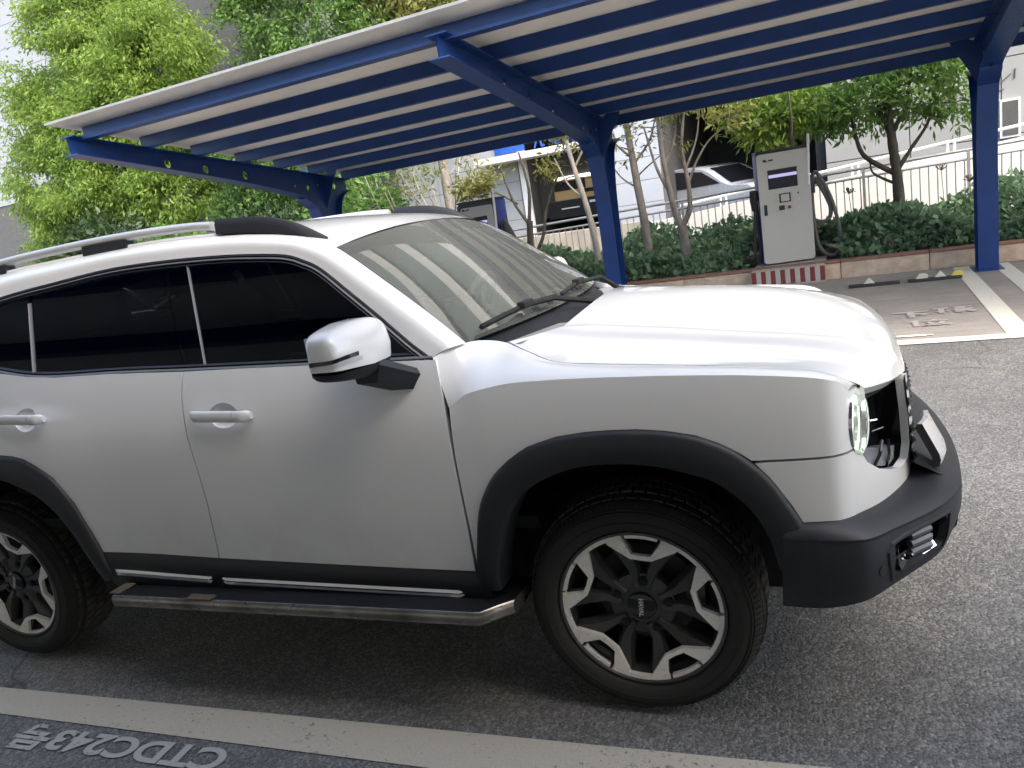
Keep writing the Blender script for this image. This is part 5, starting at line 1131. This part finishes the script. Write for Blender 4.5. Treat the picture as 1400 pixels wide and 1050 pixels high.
# --- wheels
R_T=.357
def wheel(x,steer=0.0):
    hub=(x-ORG[0],.0-ORG[1],R_T)
    # local axes: outer face looks to -y; y=0 is the tyre's outer shoulder plane, the rim face a little inside
    prof=[(.262,.070),(.256,.052),(.262,.040),(.285,.030),(.312,.032),(.334,.046),(.345,.062)]
    mb=MB(); mb.lathe(prof,'y',72); mb.lathe([(.345,.062),(.352,.080),(R_T,.11),(R_T+.0005,.17),(R_T,.23),(.352,.255),(.335,.285),(.262,.28)],'y',72)
    me_w=MB(); me_w.lathe([(.250,.27),(.235,.26),(.225,.14),(.228,.10),(.240,.075)],'y',48); me_w.lathe([(.002,.16),(.16,.16),(.165,.165),(.165,.19),(.05,.195)],'y',40); me_w.lathe([(.245,.26),(.002,.262)],'y',40)
    w_=me_w.obj('wheel',MAT['wheel_black'],car,loc=hub)
    for r0,h in ((.292,.0275),(.322,.0335),(.330,.040)): mb.lathe([(r0-.0025,h+.006),(r0-.001,h),(r0+.001,h),(r0+.0025,h+.006)],'y',72)
    for k in range(120):
        a=2*math.pi*k/120; ca,sa=math.cos(a),math.sin(a); mb.tube([(.334*ca,.0455,.334*sa),(.346*ca,.0625,.346*sa)],[.0022,.0026],4)
    mb.obj('tyre',MAT['tyre'],w_,smooth=50)
    # tread blocks
    t=MB()
    for row,(y0,y1,r) in enumerate(((.074,.100,.349),(.106,.145,.3575),(.150,.19,.3575),(.195,.234,.3575),(.24,.262,.352))):
        n=58
        for k in range(n):
            a0=2*math.pi*(k+.5*(row%2))/n; a1=a0+2*math.pi/n*.78; V=[]
            for a in (a0,a1):
                for y in (y0,y1):
                    for rr in (r-.006,r+.004): V.append((rr*math.cos(a+.25*(y-.16)),y,rr*math.sin(a+.25*(y-.16))))
            t.add(V,[(1,3,7,5),(0,1,5,4),(2,6,7,3),(0,2,3,1),(4,5,7,6)])
    t.obj('tread',MAT['tread'],w_,smooth=0,stuff=True)
    # lettering-like raised ring and rim flange
    t=MB(); t.lathe([(.256,.054),(.254,.046),(.247,.044),(.244,.052),(.236,.075),(.226,.10)],'y',72); t.obj('rim_flange',MAT['wheel_black'],w_,smooth=40)
    # machined alloy tracery
    RO_=.246; y_=.052
    def pol(r,a): 
        a=math.radians(90-a); return (r*RO_*math.cos(a),r*RO_*math.sin(a))
    def plate(poly,y0,y1,mat,name,bev=True):
        m=MB(); m.prism(poly,y0,y1,'y'); return m.obj(name,mat,w_,smooth=25)
    A=[6.7+72*k for k in range(5)]
    for k in range(5):
        a=A[k]; b=A[(k+1)%5]+(360 if k==4 else 0)
        arc=lambda r,p,q,n=8:[pol(r,p+(q-p)*i/n) for i in range(n+1)]
        # ring piece between two notches with the arms at its ends and half of each bridge
        out=arc(1.0,a+13.6,b-13.6,18)
        inner=[pol(.735,b-9.2),pol(.718,b),pol(.655,b),pol(.655,b-12.5),pol(.918,b-26.5)]+arc(.935,b-25.5,a+25.5,10)+[pol(.918,a+24.5),pol(.672,a+10.5),pol(.655,a),pol(.718,a),pol(.735,a+9.2)]
        P=out+inner
        # split into star-safe pieces: ring, two arms, two half bridges
        ringp=arc(1.0,a+13.6,b-13.6,18)+arc(.940,b-14.6,a+14.6,18)
        arm1=[pol(.935,a+14.5),pol(.735,a+9.2),pol(.675,a+10.9),pol(.905,a+26.5),pol(.940,a+27.0),pol(.940,a+20)]
        arm2=[pol(.935,b-14.5),pol(.940,b-20),pol(.940,b-27.0),pol(.905,b-26.5),pol(.675,b-10.9),pol(.735,b-9.2)]
        br1=[pol(.735,a+9.25),pol(.718,a),pol(.662,a),pol(.675,a+10.95)]; br2=[pol(.735,b-9.25),pol(.675,b-10.95),pol(.662,b),pol(.718,b)]
        m=MB()
        for q in (ringp,arm1,arm2,br1,br2):
            m.prism([(p_[0],p_[1]) for p_ in q],y_,y_+.016,'y')
        m.obj('alloy_face',MAT['wheel_alu'],w_,smooth=20)
        m=MB(); m.prism(arc(1.0,a-12.2,a+12.2,10)+arc(.945,a+11.6,a-11.6,10),y_+.001,y_+.016,'y'); m.obj('alloy_arc',MAT['wheel_alu'],w_,smooth=20)
        # twin dark spokes behind the arms
        for sg in (-1,1):
            def sp(r,an,y): q=pol(r,a+sg*an); return (q[0],y,q[1])
            m=MB(); m.loft([[sp(.24,0,.085),sp(.25,8,.072),sp(.26,20,.069),sp(.25,34,.085)],[sp(.45,3.5,.105),sp(.47,8,.080),sp(.47,19,.073),sp(.44,25,.10)],[sp(.66,7,.090),sp(.68,11,.071),sp(.70,24,.069),sp(.66,27,.10)],[sp(.92,13,.074),sp(.93,19,.069),sp(.93,28,.069),sp(.92,30,.09)]])
            m.obj('spoke',MAT['wheel_black'],w_,smooth=20)
        m=MB(); q=pol(.36,a+18 if False else a+2); m.cyl((q[0]*.92,.072,q[1]*.92),(q[0]*.92,.10,q[1]*.92),.0145,12); m.cyl((q[0]*.92,.069,q[1]*.92),(q[0]*.92,.073,q[1]*.92),.010,6); m.obj('wheel_nut',MAT['gloss_black'],w_,smooth=30)
    m=MB(); m.lathe([(.105,.11),(.10,.086),(.075,.078),(.045,.076)],'y',40); m.obj('hub',MAT['wheel_black'],w_)
    m=MB(); m.lathe([(.046,.078),(.044,.066),(.038,.062),(.001,.060)],'y',32); cap=m.obj('hub_cap',MAT['gloss_black'],w_)
    tx=text_mesh('HAVAL',.019,MAT['alu'],'hub_lettering',None,.0006,.0006); xs=[v.co.x for v in tx.data.vertices]; ys=[v.co.y for v in tx.data.vertices]; cx,cy_=(min(xs)+max(xs))/2,(min(ys)+max(ys))/2; k=.060/(max(xs)-min(xs))
    rt=Matrix.Rotation(math.radians(95),4,'Y')@Matrix.Rotation(math.pi/2,4,'X'); tx.data.transform(Matrix.Translation((0,.0592,0))@rt@Matrix.Scale(k,4)@Matrix.Translation((-cx,-cy_,0)))
    tx.parent=w_; 
    m=MB(); m.box(.125,.185,.13,.20,-.05,.05,.01); o=m.obj('brake_caliper',plain('caliper',c4(.16,.155,.14),.5) if 'cal' not in MAT else MAT['cal'],w_,smooth=30); MAT['cal']=o.data.materials[0]
    return w_
TY=.075-.05
wf_=wheel(0.0); wf_.location.y=.085-.055-ORG[1]+.035
def copytree(o,parent,yr):
    c=o.copy(); COL.objects.link(c); c.parent=parent
    for ch in o.children:
        d=ch.copy(); COL.objects.link(d); d.parent=c
        for e in ch.children: f=e.copy(); COL.objects.link(f); f.parent=d
    return c
wr_=copytree(wf_,car,0); wr_.location.x=-WB-ORG[0]; wr_.rotation_euler=(0,math.radians(16),0)
for wsrc in (wf_,wr_):
    c=copytree(wsrc,car,0); c.location.y=-wsrc.location.y; c.rotation_euler=(0,0,math.pi)
# --- underbody, wheel wells, inner shell
for x in (0,-WB):
    mb=MB(); rows=[]
    for k in range(25):
        a=math.pi*(.06+.88*k/24); rw=.515 if x==0 else .64; zw=.97 if x==0 else .85; rows.append([(x+rw*math.cos(a),.085,.36+rw*math.sin(a)*zw),(x+(rw-.01)*math.cos(a),.50,.36+(rw-.01)*math.sin(a)*zw)])
    mb.loft(rows); mb.loft([[r[1] for r in rows],[(x,.49,.60) for r in rows]]) ; 0 and mb.add([(x-.45,.49,.45),(x+.40,.49,.45),(x+.52,.49,.9),(x-.52,.49,.9)],[(0,1,2,3)])
    emb('wheel_well',mb,MAT['under'],smooth=40)
mb=MB(); mb.box(-2.20,-.50,.13,2*CY-.13,.28,.60); mb.box(-3.55,.55,.50,2*CY-.50,.24,.70); mb.box(-3.55,-3.27,.12,2*CY-.12,.3,.75); mb.box(.42,.66,.30,2*CY-.30,.47,.62); emb('underbody',mb,MAT['under'],both=False,smooth=0)
# linings just inside the skin so that panel gaps read dark
mb=MB(); mb.loft([[(x,side(min(x,.5),z)[1]+.045,z) for z in (.45,.6,.8,1.0,1.1)] for x in [-1.96+.1*k for k in range(15)]]); mb.loft([[(x,side(x,z)[1]+.045,z) for z in (.99,1.05,1.12,1.2)] for x in [-3.5+.1*k for k in range(17)]]); mb.loft([[(x,side(min(x,.5),z)[1]+.045,z) for z in (.90,.96,1.02,1.06)] for x in [-.6+.08*k for k in range(14)]]); emb('door_lining',mb,MAT['under'],smooth=60)
mb=MB(); mb.loft([[(x,y,z-.05) for x,y,z in r[2::4]] for r in rows_h] ) if False else None
mb=MB(); mb.loft([[(q[0]-.03,q[1],q[2]-.045) for q in hoodrow(i)[::3]] for i in range(0,len(E_),4)]); emit('bonnet_lining',mb.V,mb.F,MAT['under'],both=False)
# --- cabin
mb=MB(); rows=[]
for k in range(13):
    y=.24+(2*CY-.48)*k/12; b=1-((y-CY)/.75)**2; rows.append([(-.30+.10*b,y,1.185),(-.50,y,1.165),(-.66,y,1.16),(-.74,y,1.12),(-.76,y,.95),(-.70,y,.75)])
mb.loft(rows); emit('dashboard',mb.V,mb.F,MAT['interior'],both=False,smooth=50)
mb=MB(); mb.box(-.80,-.77,.80,1.12,1.10,1.28,.01); emb('centre_display',mb,MAT['gloss_black'],both=False,smooth=30)
mb=MB(); a=[]; C0=Vector((-.90,1.34,1.17)); nx=Vector((-.90,0,.40)).normalized(); u1=Vector((0,1,0)); u2=nx.cross(u1)
mb.tube([tuple(C0+(u1*math.cos(q)+u2*math.sin(q))*.185) for q in [2*math.pi*k/32 for k in range(33)]],.016,8); 
for q in (0,math.pi,-math.pi/2): mb.tube([tuple(C0),tuple(C0+(u1*math.cos(q)+u2*math.sin(q))*.18)],[.03,.014],6)
emb('steering_wheel',mb,plain('wheel_leather',c4(.16,.16,.155),.5),both=False)
for y in (.58,1.35):
    rows=superbox(-1.62,y,1.12,.09,.24,.36,.5,20,12,lambda p_:[p_[0]-.22*p_[2],p_[1],p_[2]]); mb=MB(); mb.loft(rows,closed=True); mb.loft(superbox(-1.75,y,1.50,.06,.13,.085,.5,16,10),closed=True); mb.loft(superbox(-1.42,y,.82,.26,.25,.08,.5,16,10),closed=True); emb('front_seat',mb,MAT['seat'],both=False,smooth=60)
mb=MB(); mb.box(-3.4,-.30,.17,2*CY-.17,.60,.64); mb.box(-2.75,-2.45,.25,2*CY-.25,.64,1.35,.06); mb.box(-3.45,-3.40,.2,2*CY-.2,.6,1.5); emb('cabin_floor',mb,MAT['under'],both=False,smooth=30)
mb=MB(); mb.loft([[(x,y,RM(x)-.06-.05*((y-CY)/.66)**2) for y in [.33+.127*k for k in range(11)]] for x in (-.95,-1.4,-2.0,-2.8,-3.4)]); emit('headliner',mb.V,mb.F,MAT['interior'],both=False)
mb=MB(); mb.box(-.90,-.86,CY-.11,CY+.11,1.46,1.53,.012); mb.tube([(-.87,CY,1.53),(-.84,CY,1.585)],.012,6); emb('rear_view_mirror',mb,MAT['clad'],both=False)
# --- tail
mb=MB(); rows=[]
for z,x in ((.74,-3.70),(.95,-3.72),(1.15,-3.70),(1.30,-3.66)): rows.append([(x+.10*((y-CY)/.85)**4*1.5,y,z) for y in [.20+.153*k for k in range(11)]])
mb.loft(rows); emit('tailgate',mb.V,mb.F,MAT['paint'],both=False,smooth=60)
mb=MB(); mb.loft([[(-3.66+.08*((y-CY)/.8)**4,y,1.31) for y in [.26+.141*k for k in range(11)]],[(-3.42,y,1.585) for y in [.34+.125*k for k in range(11)]]]); emit('rear_window',mb.V,mb.F,MAT['side_g'],both=False)
mb=MB(); mb.box(-3.78,-3.45,.10,2*CY-.10,.42,.735,.05); emb('rear_bumper',mb,MAT['clad'],both=False,smooth=40)
mb=MB(); mb.box(-3.69,-3.60,.12,.30,1.0,1.25,.02); emb('tail_lamp',mb,MAT['red'],smooth=40)
